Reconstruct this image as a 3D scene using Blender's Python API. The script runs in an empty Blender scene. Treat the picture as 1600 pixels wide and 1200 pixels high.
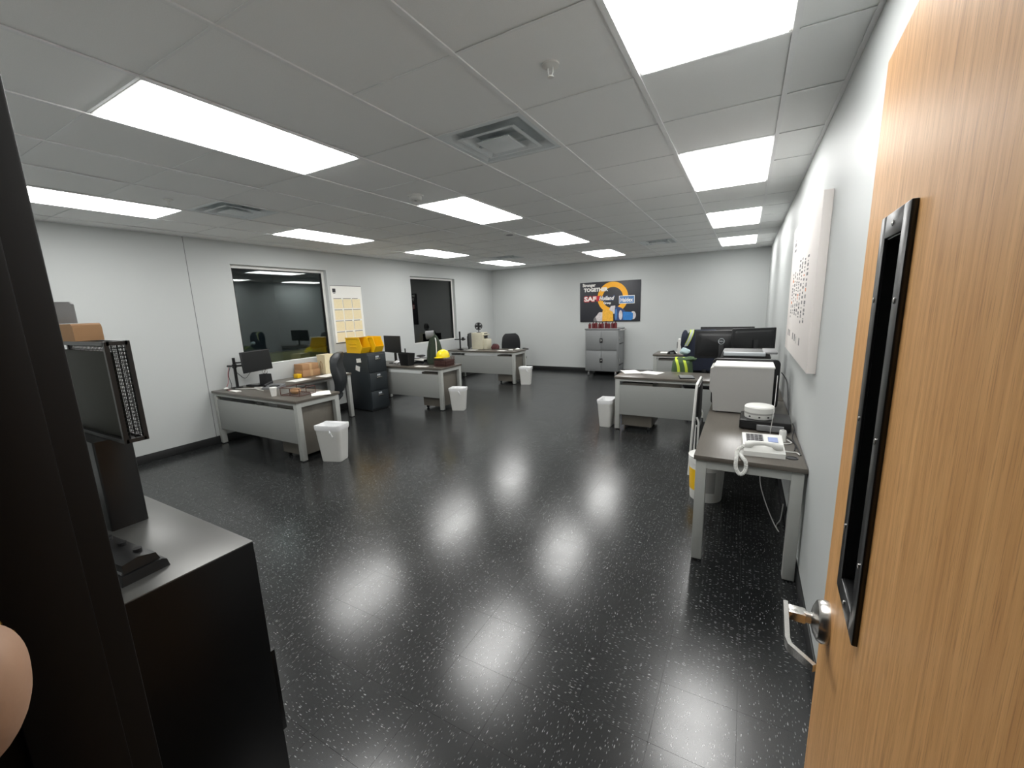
import bpy, bmesh, math, random
from mathutils import Vector, Matrix, noise
random.seed(7)
S = bpy.context.scene
C = S.collection
PI = math.pi
FT = .3048

# ------------------------------------------------------------ camera
CAMZ = 1.71
yaw, pitch, roll = -.5191818, -.1880636, -.0362711
cy, sy, cp, sp = math.cos(yaw), math.sin(yaw), math.cos(pitch), math.sin(pitch)
fw = Vector((sy*cp, cy*cp, sp)); rt0 = Vector((cy, -sy, 0)); up0 = rt0.cross(fw)
rt = math.cos(roll)*rt0 + math.sin(roll)*up0
up = -math.sin(roll)*rt0 + math.cos(roll)*up0
cd = bpy.data.cameras.new('camera')
cd.sensor_width = 36; cd.lens = 652.2713/1600*36
cd.shift_x = (800-792.388)/1600; cd.shift_y = (604.5807-600)/1600
cd.clip_start = .02
cam = bpy.data.objects.new('camera', cd); C.objects.link(cam)
M = Matrix.Identity(4)
for i in range(3):
    M[i][0] = rt[i]; M[i][1] = up[i]; M[i][2] = -fw[i]
M[2][3] = CAMZ
cam.matrix_world = M
S.camera = cam

# ------------------------------------------------------------ world and exposure
LAMP = 9.6          # radiance of the ceiling panels
wd = bpy.data.worlds.new('world'); S.world = wd; wd.use_nodes = True
wd.node_tree.nodes['Background'].inputs[0].default_value = (.8, .9, 1, 1)
wd.node_tree.nodes['Background'].inputs[1].default_value = .012
S.view_settings.view_transform = 'Standard'; S.view_settings.look = 'None'
S.view_settings.gamma = 1; S.view_settings.use_curve_mapping = False
S.view_settings.exposure = 0.5

# ------------------------------------------------------------ room measures
XL, XR, YN, YF, ZC = -6.28, .37, .19, 10.35, 2.743
GX0, GY0 = -.5059, 2.2175        # a crossing of the ceiling grid

# ------------------------------------------------------------ materials
def srgb(r, g, b):
    f = lambda c: (c/255/12.92 if c/255 <= .04045 else ((c/255+.055)/1.055)**2.4)
    return (f(r), f(g), f(b), 1)
MATS = {}
def mat(name, col, rough=.5, metal=0, var=.06, scale=30, bump=0, bscale=200, spec=.5, trans=0, coat=0, stretch=None):
    if name in MATS: return MATS[name]
    m = bpy.data.materials.new(name); m.use_nodes = True; MATS[name] = m
    nt = m.node_tree; N = nt.nodes; L = nt.links
    b = N['Principled BSDF']
    b.inputs['Roughness'].default_value = rough; b.inputs['Metallic'].default_value = metal
    b.inputs['Specular IOR Level'].default_value = spec
    b.inputs['Transmission Weight'].default_value = trans
    b.inputs['Coat Weight'].default_value = coat
    tc = N.new('ShaderNodeTexCoord'); mp = N.new('ShaderNodeMapping')
    L.new(tc.outputs['Object'], mp.inputs[0])
    if stretch: mp.inputs['Scale'].default_value = stretch
    nz = N.new('ShaderNodeTexNoise'); nz.inputs['Scale'].default_value = scale; nz.inputs['Detail'].default_value = 4
    L.new(mp.outputs[0], nz.inputs['Vector'])
    cr = N.new('ShaderNodeMapRange'); cr.inputs['To Min'].default_value = 1-var; cr.inputs['To Max'].default_value = 1+var
    L.new(nz.outputs['Fac'], cr.inputs['Value'])
    mx = N.new('ShaderNodeMix'); mx.data_type = 'RGBA'; mx.blend_type = 'MULTIPLY'; mx.inputs['Factor'].default_value = 1
    mx.inputs['A'].default_value = col
    L.new(cr.outputs[0], mx.inputs['B']); L.new(mx.outputs['Result'], b.inputs['Base Color'])
    if bump:
        n2 = N.new('ShaderNodeTexNoise'); n2.inputs['Scale'].default_value = bscale; L.new(mp.outputs[0], n2.inputs['Vector'])
        bp = N.new('ShaderNodeBump'); bp.inputs['Strength'].default_value = bump; bp.inputs['Distance'].default_value = .002
        L.new(n2.outputs['Fac'], bp.inputs['Height']); L.new(bp.outputs[0], b.inputs['Normal'])
    return m
def emit(name, col, k):
    m = bpy.data.materials.new(name); m.use_nodes = True; N = m.node_tree.nodes
    b = N['Principled BSDF']; b.inputs['Base Color'].default_value = (.8, .8, .8, 1)
    b.inputs['Emission Color'].default_value = col; b.inputs['Emission Strength'].default_value = k
    MATS[name] = m; return m

WALL = mat('wall_paint', srgb(194, 197, 196), .5, var=.012, scale=2, bump=.10, bscale=60, spec=.12)
CEIL = mat('ceiling_tile', srgb(243, 244, 243), .95, var=.05, scale=160, bump=.5, bscale=320, spec=.1)
GRID = mat('grid_metal', srgb(238, 239, 239), .45, var=.02)
BASE = mat('rubber_base', srgb(30, 31, 32), .5)
BLACK = mat('black_plastic', srgb(26, 27, 29), .42)
BLACKM = mat('black_metal', srgb(22, 22, 23), .33, var=.04)
CABM = mat('black_cabinet_paint', srgb(8, 8, 9), .34, bump=.05, bscale=120, spec=.25)
CAB2 = mat('charcoal_cabinet_paint', srgb(42, 48, 52), .45)
FRAME_BLK = mat('dark_frame_paint', srgb(9, 8, 8), .55, spec=.25)
LEATHER = mat('black_leather', srgb(36, 40, 43), .42, bump=.25, bscale=150)
FABRIC_BLK = mat('black_fabric', srgb(30, 31, 33), .9, bump=.4, bscale=400)
DGREY = mat('desk_frame_metal', srgb(164, 166, 162), .42, var=.02)
PANEL = mat('desk_panel_metal', srgb(146, 148, 145), .45, var=.02)
WOOD = mat('dark_laminate', srgb(92, 87, 80), .30, var=.16, scale=9, stretch=(1, 9, 9))
WOOD_Y = mat('dark_laminate_long', srgb(108, 98, 90), .28, var=.16, scale=9, stretch=(9, 1, 9))
PED = mat('pedestal_laminate', srgb(104, 100, 92), .4, var=.10, scale=8, stretch=(6, 6, 1))
WHITE = mat('white_plastic', srgb(226, 226, 222), .4, var=.02)
LINER = mat('white_liner', srgb(228, 229, 230), .35, var=.04, bump=.6, bscale=40)
PAPER = mat('paper', srgb(238, 237, 232), .8, var=.015)
LGREY = mat('light_grey_plastic', srgb(172, 171, 168), .5, var=.015)
MGREY = mat('mid_grey_plastic', srgb(120, 121, 122), .5)
BEIGE = mat('beige_plastic', srgb(205, 200, 178), .5)
CREAM = mat('cream_card', srgb(236, 222, 184), .6)
CARD = mat('cardboard', srgb(176, 136, 98), .8, var=.06, scale=12)
YELLOW = mat('yellow_plastic', srgb(240, 190, 22), .38, var=.03)
YELHAT = mat('yellow_hard_hat', srgb(250, 226, 10), .3, var=.02)
CHROME = mat('brushed_steel', srgb(200, 198, 194), .24, 1)
GOLD = mat('gold', srgb(212, 165, 80), .25, 1)
SKIN = mat('skin', srgb(172, 138, 114), .55, var=.05, scale=40, bump=.15, bscale=120)
HAIR = mat('dark_hair', srgb(40, 28, 20), .6)
NAVY = mat('navy_cloth', srgb(28, 34, 52), .85, bump=.3, bscale=300)
DKRED = mat('dark_red', srgb(96, 34, 38), .4)
BROWN = mat('brown_wire', srgb(84, 54, 46), .5)
GREENC = mat('dark_green_cloth', srgb(48, 60, 46), .85, bump=.3, bscale=300)
VESTG = mat('muted_green_cloth', srgb(74, 96, 66), .85, bump=.3, bscale=300)
LIME = mat('lime_reflective', srgb(206, 226, 70), .5)
SILVER = mat('silver_reflective', srgb(180, 186, 190), .4)
PALEBLUE = mat('pale_blue_cloth', srgb(186, 208, 212), .8)
TOOLG = mat('tool_cart_paint', srgb(128, 130, 131), .42, var=.03)
PINK = mat('pink_red_wire', srgb(176, 80, 90), .5)
OAKLEDGE = mat('oak_ledge', srgb(214, 184, 96), .45, var=.1, scale=10, stretch=(8, 1, 8))
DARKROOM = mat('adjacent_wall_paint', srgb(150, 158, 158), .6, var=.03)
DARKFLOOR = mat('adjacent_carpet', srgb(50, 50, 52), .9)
INK = mat('ink_black', srgb(40, 40, 44), .6)
INKG = mat('ink_grey', srgb(120, 118, 118), .6)
INKO = mat('ink_orange', srgb(214, 130, 84), .6)
ORANGE = mat('print_orange', srgb(246, 176, 42), .5, var=.04)
RED = mat('print_red', srgb(196, 44, 52), .5)
PBLUE = mat('print_blue', srgb(72, 122, 178), .5)
PBLUE2 = mat('print_bright_blue', srgb(44, 120, 190), .5, var=.3, scale=25)
PNAVY = mat('print_navy', srgb(44, 66, 112), .5, var=.3, scale=25)
PYEL = mat('print_yellow', srgb(236, 178, 60), .5, var=.25, scale=25)
PGREY = mat('print_grey', srgb(206, 200, 200), .5, var=.25, scale=25)
BANNER = mat('banner_black', srgb(48, 49, 55), .5)
SCREENB = mat('screen_dark', srgb(26, 28, 29), .4, spec=.3)
OLIVE = mat('dark_olive_folder', srgb(48, 49, 42), .7)
LCD = mat('phone_display', srgb(150, 164, 206), .3)
LAMPM = emit('lamp_diffuser', (1, .995, .975, 1), LAMP)

def glass_mat():
    m = bpy.data.materials.new('window_glass'); m.use_nodes = True; N = m.node_tree.nodes; L = m.node_tree.links
    for n in list(N): N.remove(n)
    o = N.new('ShaderNodeOutputMaterial'); t = N.new('ShaderNodeBsdfTransparent'); g = N.new('ShaderNodeBsdfGlossy')
    t.inputs[0].default_value = (.62, .70, .70, 1); g.inputs['Roughness'].default_value = .012
    g.inputs['Color'].default_value = (.95, .97, .97, 1)
    f = N.new('ShaderNodeFresnel'); f.inputs['IOR'].default_value = 1.55
    k = N.new('ShaderNodeMath'); k.operation = 'MULTIPLY_ADD'; k.inputs[1].default_value = 1.25; k.inputs[2].default_value = .02; k.use_clamp = True
    x = N.new('ShaderNodeMixShader')
    L.new(f.outputs[0], k.inputs[0]); L.new(k.outputs[0], x.inputs[0]); L.new(t.outputs[0], x.inputs[1]); L.new(g.outputs[0], x.inputs[2])
    L.new(x.outputs[0], o.inputs[0]); MATS['window_glass'] = m; return m
GLASS = glass_mat()

def floor_mat():
    m = bpy.data.materials.new('flecked_floor_tile'); m.use_nodes = True; N = m.node_tree.nodes; L = m.node_tree.links
    b = N['Principled BSDF']; b.inputs['Specular IOR Level'].default_value = .8
    geo = N.new('ShaderNodeNewGeometry')
    def vm(op, a, bb=None, **k):
        n = N.new('ShaderNodeVectorMath'); n.operation = op
        if hasattr(a, 'links'): L.new(a, n.inputs[0])
        if bb is not None:
            if hasattr(bb, 'links'): L.new(bb, n.inputs[1])
            else: n.inputs[1].default_value = bb
        return n
    sub = vm('SUBTRACT', geo.outputs['Position'], (-.845, 1.43, -5)); dv = vm('DIVIDE', sub.outputs[0], (FT, FT, 100)); fl = vm('FLOOR', dv.outputs[0])
    wn = N.new('ShaderNodeTexWhiteNoise'); wn.noise_dimensions = '3D'; L.new(fl.outputs[0], wn.inputs['Vector'])
    off = vm('SCALE', wn.outputs['Color']); off.inputs['Scale'].default_value = 40
    ps = vm('ADD', geo.outputs['Position'], off.outputs[0])
    # streaks run along x on every other tile, along y on the rest
    par = N.new('ShaderNodeMath'); par.operation = 'GREATER_THAN'; par.inputs[1].default_value = .5; L.new(wn.outputs['Value'], par.inputs[0])
    def flecks(sc, thr, soft, keep):
        outs = []
        for s in ((sc, sc*.28, sc), (sc*.28, sc, sc)):
            mp = vm('MULTIPLY', ps.outputs[0], s)
            v = N.new('ShaderNodeTexVoronoi'); v.voronoi_dimensions = '2D'; v.inputs['Scale'].default_value = 1
            L.new(mp.outputs[0], v.inputs['Vector'])
            sep = N.new('ShaderNodeSeparateColor'); L.new(v.outputs['Color'], sep.inputs[0])
            r = N.new('ShaderNodeMapRange'); r.inputs['From Min'].default_value = thr; r.inputs['From Max'].default_value = thr-soft
            nz = N.new('ShaderNodeTexNoise'); nz.inputs['Scale'].default_value = 260; L.new(ps.outputs[0], nz.inputs['Vector'])
            ad = N.new('ShaderNodeMath'); ad.operation = 'MULTIPLY_ADD'; ad.inputs[1].default_value = .35; ad.inputs[2].default_value = -.17; L.new(nz.outputs['Fac'], ad.inputs[0])
            a2 = N.new('ShaderNodeMath'); L.new(ad.outputs[0], a2.inputs[0]); L.new(v.outputs['Distance'], a2.inputs[1])
            L.new(a2.outputs[0], r.inputs['Value'])
            g = N.new('ShaderNodeMath'); g.operation = 'GREATER_THAN'; g.inputs[1].default_value = keep; L.new(sep.outputs[0], g.inputs[0])
            k = N.new('ShaderNodeMath'); k.operation = 'MULTIPLY'; L.new(r.outputs[0], k.inputs[0]); L.new(g.outputs[0], k.inputs[1])
            k2 = N.new('ShaderNodeMath'); k2.operation = 'MULTIPLY'; L.new(k.outputs[0], k2.inputs[0]); L.new(sep.outputs[1], k2.inputs[1])
            outs.append(k2.outputs[0])
        mx = N.new('ShaderNodeMix'); mx.data_type = 'FLOAT'; L.new(par.outputs[0], mx.inputs[0]); L.new(outs[0], mx.inputs[2]); L.new(outs[1], mx.inputs[3])
        return mx.outputs[0]
    f1 = flecks(170, .28, .16, .77); f2 = flecks(100, .24, .11, .90)
    mxm = N.new('ShaderNodeMath'); mxm.operation = 'MAXIMUM'; L.new(f1, mxm.inputs[0]); L.new(f2, mxm.inputs[1])
    tint = N.new('ShaderNodeMapRange'); tint.inputs['To Min'].default_value = .85; tint.inputs['To Max'].default_value = 1.15; L.new(wn.outputs['Value'], tint.inputs['Value'])
    bc = N.new('ShaderNodeMix'); bc.data_type = 'RGBA'; bc.blend_type = 'MULTIPLY'; bc.inputs['Factor'].default_value = 1
    bc.inputs['A'].default_value = (.0125, .0135, .0142, 1); L.new(tint.outputs[0], bc.inputs['B'])
    fx = N.new('ShaderNodeMix'); fx.data_type = 'RGBA'; fx.inputs['B'].default_value = (.30, .31, .31, 1)
    L.new(mxm.outputs[0], fx.inputs['Factor']); L.new(bc.outputs['Result'], fx.inputs['A']); L.new(fx.outputs['Result'], b.inputs['Base Color'])
    rn = N.new('ShaderNodeTexNoise'); rn.inputs['Scale'].default_value = 3; rn.inputs['Detail'].default_value = 5; L.new(geo.outputs['Position'], rn.inputs['Vector'])
    rr = N.new('ShaderNodeMapRange'); rr.inputs['To Min'].default_value = .18; rr.inputs['To Max'].default_value = .27; L.new(rn.outputs['Fac'], rr.inputs['Value']); L.new(rr.outputs[0], b.inputs['Roughness'])
    MATS[m.name] = m; return m
FLOORM = floor_mat()

def oak_mat():
    m = bpy.data.materials.new('oak_veneer'); m.use_nodes = True; N = m.node_tree.nodes; L = m.node_tree.links
    b = N['Principled BSDF']; b.inputs['Roughness'].default_value = .46; b.inputs['Specular IOR Level'].default_value = .3
    tc = N.new('ShaderNodeTexCoord')
    def nz(sc, st, det):
        mp = N.new('ShaderNodeMapping'); mp.inputs['Scale'].default_value = st; L.new(tc.outputs['Object'], mp.inputs[0])
        n = N.new('ShaderNodeTexNoise'); n.inputs['Scale'].default_value = sc; n.inputs['Detail'].default_value = det; n.inputs['Distortion'].default_value = .4
        L.new(mp.outputs[0], n.inputs['Vector']); return n.outputs['Fac']
    a = nz(9, (9, 9, .35), 5); f = nz(60, (9, 9, .3), 3); w = nz(1.6, (1, 1, .6), 2)
    r = N.new('ShaderNodeValToRGB'); L.new(a, r.inputs[0]); e = r.color_ramp.elements
    e[0].position = .30; e[0].color = srgb(200, 146, 88); e[1].position = .72; e[1].color = srgb(230, 178, 116)
    r2 = N.new('ShaderNodeValToRGB'); L.new(f, r2.inputs[0]); e = r2.color_ramp.elements
    e[0].position = .36; e[0].color = (.70, .64, .58, 1); e[1].position = .45; e[1].color = (1, 1, 1, 1)
    x = N.new('ShaderNodeMix'); x.data_type = 'RGBA'; x.blend_type = 'MULTIPLY'; x.inputs['Factor'].default_value = .8
    L.new(r.outputs[0], x.inputs['A']); L.new(r2.outputs[0], x.inputs['B']); L.new(x.outputs['Result'], b.inputs['Base Color'])
    bp = N.new('ShaderNodeBump'); bp.inputs['Strength'].default_value = .12; bp.inputs['Distance'].default_value = .001
    L.new(f, bp.inputs['Height']); L.new(bp.outputs[0], b.inputs['Normal'])
    MATS[m.name] = m; return m
OAK = oak_mat()

# ------------------------------------------------------------ mesh helpers
class MB:
    def __init__(s): s.bm = bmesh.new()
    def box(s, x0, y0, z0, x1, y1, z1, bev=0, seg=2):
        x0, x1 = sorted((x0, x1)); y0, y1 = sorted((y0, y1)); z0, z1 = sorted((z0, z1))
        v = [s.bm.verts.new(p) for p in ((x0,y0,z0),(x1,y0,z0),(x1,y1,z0),(x0,y1,z0),(x0,y0,z1),(x1,y0,z1),(x1,y1,z1),(x0,y1,z1))]
        fs = [s.bm.faces.new([v[i] for i in q]) for q in ((3,2,1,0),(4,5,6,7),(0,1,5,4),(1,2,6,5),(2,3,7,6),(3,0,4,7))]
        if bev:
            es = {e for f in fs for e in f.edges}
            bmesh.ops.bevel(s.bm, geom=list(es), offset=bev, segments=seg, affect='EDGES', profile=.5, clamp_overlap=True)
        return s
    def loft(s, rings, cap=True, closed=True):
        R = [[s.bm.verts.new(p) for p in r] for r in rings]; n = len(R[0])
        for a, b in zip(R, R[1:]):
            for i in range(n if closed else n-1):
                j = (i+1) % n; s.bm.faces.new((a[i], a[j], b[j], b[i]))
        if cap:
            s.bm.faces.new(list(reversed(R[0]))); s.bm.faces.new(R[-1])
        return s
    def tube(s, pts, r, seg=8, cap=True):
        P = [Vector(p) for p in pts]; rs = r if isinstance(r, (list, tuple)) else [r]*len(P); rings = []
        ref = None
        for i, p in enumerate(P):
            d = (P[min(i+1, len(P)-1)] - P[max(i-1, 0)]).normalized()
            if ref is None: ref = Vector((0, 0, 1)) if abs(d.z) < .9 else Vector((1, 0, 0))
            a = (ref - d*ref.dot(d)).normalized(); b = d.cross(a); ref = a
            rings.append([p + (a*math.cos(2*PI*k/seg) + b*math.sin(2*PI*k/seg))*rs[i] for k in range(seg)])
        return s.loft(rings, cap)
    def cyl(s, p0, p1, r0, r1=None, seg=16): return s.tube([p0, p1], [r0, r0 if r1 is None else r1], seg)
    def lathe(s, prof, c=(0, 0, 0), seg=24, axis='z'):
        c = Vector(c); rings = []
        for r, h in prof:
            ring = []
            for k in range(seg):
                a = 2*PI*k/seg; x, y = max(r, 1e-4)*math.cos(a), max(r, 1e-4)*math.sin(a)
                ring.append(c + Vector({'z': (x, y, h), 'x': (h, x, y), 'y': (y, h, x)}[axis]))
            rings.append(ring)
        return s.loft(rings, True)
    def prism(s, poly, axis, a, b):
        def P(u, v, w): return {'x': (w, u, v), 'y': (u, w, v), 'z': (u, v, w)}[axis]
        return s.loft([[P(u, v, a) for u, v in poly], [P(u, v, b) for u, v in poly]])
    def ell(s, c, r, seg=16, rings=10):
        prof = [(math.sin(PI*i/rings), -math.cos(PI*i/rings)) for i in range(rings+1)]
        c = Vector(c); R = []
        for q, h in prof:
            q = max(q, 1e-3); R.append([c + Vector((q*r[0]*math.cos(2*PI*k/seg), q*r[1]*math.sin(2*PI*k/seg), h*r[2])) for k in range(seg)])
        return s.loft(R)
    def xf(s, m):
        bmesh.ops.transform(s.bm, matrix=m, verts=s.bm.verts[:]); return s
    def jit(s, amp, sc=6):
        for v in s.bm.verts:
            n = noise.noise_vector(v.co*sc); v.co += n*amp
        return s
    def mesh(s, name, m, smooth=True):
        bmesh.ops.recalc_face_normals(s.bm, faces=s.bm.faces[:])
        me = bpy.data.meshes.new(name); s.bm.to_mesh(me); s.bm.free()
        me.materials.append(m)
        if smooth:
            me.polygons.foreach_set('use_smooth', [True]*len(me.polygons)); me.set_sharp_from_angle(angle=.6)
        return me
    def build(s, name, m, parent=None, smooth=True):
        o = bpy.data.objects.new(name, s.mesh(name, m, smooth)); C.objects.link(o)
        if parent: o.parent = parent
        return o
def rsq(w, d, z, r, n=5, cx=0, cy=0):
    """rounded rectangle ring"""
    out = []
    for sx, sy_, a0 in ((1, 1, 0), (-1, 1, PI/2), (-1, -1, PI), (1, -1, 3*PI/2)):
        for k in range(n):
            a = a0 + PI/2*k/(n-1); out.append((cx + sx*(w/2-r) + r*math.cos(a), cy + sy_*(d/2-r) + r*math.sin(a), z))
    return out
def B(x0, y0, z0, x1, y1, z1, bev=0): return MB().box(x0, y0, z0, x1, y1, z1, bev)
def Rz(a): return Matrix.Rotation(a, 4, 'Z')
def T(x, y, z): return Matrix.Translation((x, y, z))
def tag(o, label, cat, group=None):
    o['label'] = label; o['category'] = cat
    if group: o['group'] = group
    return o
def struct(o, label=None, cat=None):
    o['kind'] = 'structure'
    if label: o['label'] = label
    if cat: o['category'] = cat
    return o
def thing(name, label, cat, loc=(0, 0, 0), rz=0, group=None):
    o = bpy.data.objects.new(name, None); C.objects.link(o); o.location = loc; o.rotation_euler = (0, 0, rz); o.empty_display_size = .1
    return tag(o, label, cat, group)
def copy_tree(o, parent=None):
    c = o.copy(); C.objects.link(c); c.parent = parent
    for ch in list(o.children): copy_tree(ch, c)
    return c
def link(name, me, parent=None, loc=(0, 0, 0), rz=0, sc=None):
    o = bpy.data.objects.new(name, me); C.objects.link(o); o.parent = parent; o.location = loc; o.rotation_euler = (0, 0, rz)
    if sc: o.scale = sc
    return o
def text_mesh(txt, size, m, name='lettering', bold=0, shear=0, depth=.0006, sx=1, align='LEFT'):
    cu = bpy.data.curves.new('t', 'FONT'); cu.body = txt; cu.size = size; cu.extrude = depth; cu.offset = bold; cu.shear = shear; cu.align_x = align; cu.resolution_u = 3
    ob = bpy.data.objects.new('t', cu); C.objects.link(ob)
    dg = bpy.context.evaluated_depsgraph_get(); dg.update()
    me = bpy.data.meshes.new_from_object(ob.evaluated_get(dg)); bpy.data.objects.remove(ob); bpy.data.curves.remove(cu)
    me.name = name; me.materials.clear(); me.materials.append(m)
    if sx != 1: me.transform(Matrix.Scale(sx, 4, (1, 0, 0)))
    return me

# ============================================================ SETTING
# ---- floor: 12 inch tiles on a bed
fl = struct(B(-9.8, -1.6, -.12, XR+.15, YF+.15, -.004).build('floor', BASE), 'black glossy vinyl tile floor with white flecks', 'floor')
tile_me = B(-.5, -.5, -.006, .5, .5, 0).mesh('floor_tile', FLOORM, False)
cells = []
ox, oy = -.845, 1.43
def spans(lo, hi, o):
    k = math.floor((lo-o)/FT + 1e-6); out = []
    while o+k*FT < hi-1e-6:
        a, b = max(lo, o+k*FT), min(hi, o+(k+1)*FT)
        if b-a > .012: out.append((a, b))
        k += 1
    return out
for a, b in spans(XL, XR, ox):
    for c, d in spans(-1.5, YF, oy):
        if d < YN+.02 and (a < -.82 or b > .25): continue
        p = Vector(((a+b)/2, (c+d)/2, 0)) - Vector((0, 0, CAMZ))
        z = p.dot(fw)
        vis = z > .3 and abs(p.dot(rt)/z) < 1.30 and abs(p.dot(up)/z) < .98
        cells.append((not vis, p.length, a, b, c, d))
cells.sort()
G = .0010
for i, (nv, _, a, b, c, d) in enumerate(cells[:300]):
    link('floor_tile', tile_me, fl, ((a+b)/2, (c+d)/2, 0), 0, (b-a-G, d-c-G, 1))
m = MB()
for nv, _, a, b, c, d in cells[300:]: m.box(a+G/2, c+G/2, -.006, b-G/2, d-G/2, 0)
o = m.build('floor_tile_field', FLOORM, fl, False); o['kind'] = 'stuff'

# ---- ceiling: slab, grid, tiles
ceil = struct(B(-9.8, -.2, ZC+.16, XR+.15, YF+.15, ZC+.2).build('ceiling', CEIL), 'suspended ceiling of grey square tiles in a metal grid', 'ceiling')
gx = []; k = -20
while GX0+k*2*FT < XR-.02:
    if GX0+k*2*FT > XL+.02: gx.append(GX0+k*2*FT)
    k += 1
gy = []; k = -10
while GY0+k*2*FT < YF-.02:
    if GY0+k*2*FT > YN+.02: gy.append(GY0+k*2*FT)
    k += 1
xs = [XL]+gx+[XR]; ys = [YN]+gy+[YF]
for x in gx: B(x-.012, YN, ZC-.007, x+.012, YF, ZC).build('grid_runner', GRID, ceil, False)
B(XL, YN, ZC-.004, XL+.02, YF, ZC).build('wall_angle', GRID, ceil, False); B(XR-.02, YN, ZC-.004, XR, YF, ZC).build('wall_angle', GRID, ceil, False)
B(XL, YF-.02, ZC-.004, XR, YF, ZC).build('wall_angle', GRID, ceil, False)
lights = []       # (column, row) cells that hold a lamp
LX = [GX0, GX0-8*FT, GX0-16*FT]; LY = [GY0-4*FT, GY0+4*FT, GY0+12*FT, GY0+20*FT]
def in_light(x, y): return any(lx < x < lx+2*FT and ly < y < ly+4*FT for lx in LX for ly in LY)
VENTS = [(GX0-4*FT, GY0), (GX0-14*FT, GY0), (GX0-4*FT, GY0+18*FT), (GX0-14*FT, GY0+18*FT)]
def in_vent(x, y): return any(vx < x < vx+2*FT and vy < y < vy+2*FT for vx, vy in VENTS)
full = B(-.5, -.5, 0, .5, .5, .016).mesh('ceiling_tile', CEIL, False)
tee = B(-.5, -.006, 0, .5, .006, .003).mesh('cross_tee', GRID, False)
cDC = GX0-5*FT
for i in range(len(xs)-1):
    a, b = xs[i], xs[i+1]; xc = (a+b)/2
    for y in gy:
        if in_light(xc, y): continue
        if abs(xc-cDC) < .1 and abs(y-(GY0-2*FT)) < .1: continue     # one long tile here
        link('cross_tee', tee, ceil, (xc, y, ZC-.0025), 0, (b-a-.024, 1, 1))
    j = 0
    while j < len(ys)-1:
        c, d = ys[j], ys[j+1]
        if abs(xc-cDC) < .1 and abs(d-(GY0-2*FT)) < .1: d = ys[j+2]; j += 1
        j += 1
        yc = (c+d)/2
        if in_light(xc, yc) or in_vent(xc, yc): continue
        link('ceiling_tile', full, ceil, (xc, yc, ZC+random.uniform(.0005, .003)), 0, (b-a-.006, d-c-.006, 1))

# ---- walls
W1 = (3.36, 4.91, .99, 2.44); W2 = (6.99, 8.57, .99, 2.44)
def wall_left():
    m = MB(); X0, X1 = XL-.16, XL
    ys_ = [(YN-.15, W1[0], 0, 2.95), (W1[1], W2[0], 0, 2.95), (W2[1], YF+.15, 0, 2.95)]
    for a, b, c, d in ys_: m.box(X0, a, c, X1, b, d)
    for w in (W1, W2):
        m.box(X0, w[0], 0, X1, w[1], w[2]); m.box(X0, w[0], w[3], X1, w[1], 2.95)
    return m.build('wall_left', WALL, None, False)
struct(wall_left(), 'pale grey painted wall with two interior windows', 'wall')
struct(B(XL-.16, YF, 0, XR+.15, YF+.15, 2.95).build('wall_far', WALL, None, False), 'pale grey end wall behind the grey tool cart', 'wall')
struct(B(XR, YN-.15, 0, XR+.15, YF, 2.95).build('wall_right', WALL, None, False), 'pale grey semi-gloss wall behind the printers', 'wall')
DXL, DXR, DTOP = -.765, .185, 2.15
m = MB(); m.box(XL, YN-.15, 0, DXL-.05, YN, 2.95); m.box(DXR+.05, YN-.15, 0, XR, YN, 2.95); m.box(DXL-.05, YN-.15, DTOP+.05, DXR+.05, YN, 2.95)
struct(m.build('wall_near', WALL, None, False), 'pale grey wall around the open doorway', 'wall')
for nm, bx in (('baseboard_left', (XL, YN, 0, XL+.009, YF, .102)), ('baseboard_far', (XL+.009, YF-.009, 0, XR, YF, .102)), ('baseboard_right', (XR-.009, YN, 0, XR, YF-.009, .102)), ('baseboard_near', (XL+.009, YN, 0, DXL-.05, YN+.009, .102))):
    struct(B(*bx, .003).build(nm, BASE), 'black rubber base strip along the ' + nm.split('_')[1] + ' wall', 'baseboard')
struct(B(XL, 2.832, .10, XL+.0025, 2.838, ZC).build('trim_1', MGREY, None, False), 'thin vertical joint line on the pale wall', 'trim')
# door frame (dark metal)
m = MB()
m.box(DXL-.06, YN-.165, 0, DXL, YN, DTOP+.05, .003); m.box(DXR, YN-.165, 0, DXR+.06, YN+.012, DTOP+.05, .003); m.box(DXL, YN-.165, DTOP, DXR, YN+.012, DTOP+.05, .003)
m.box(DXL, YN-.12, 0, DXL+.014, YN-.035, DTOP, .002); m.box(DXR-.014, YN-.12, 0, DXR, YN-.035, DTOP, .002)
struct(m.build('trim_2', FRAME_BLK), 'dark metal door frame of the near doorway', 'trim')

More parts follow.
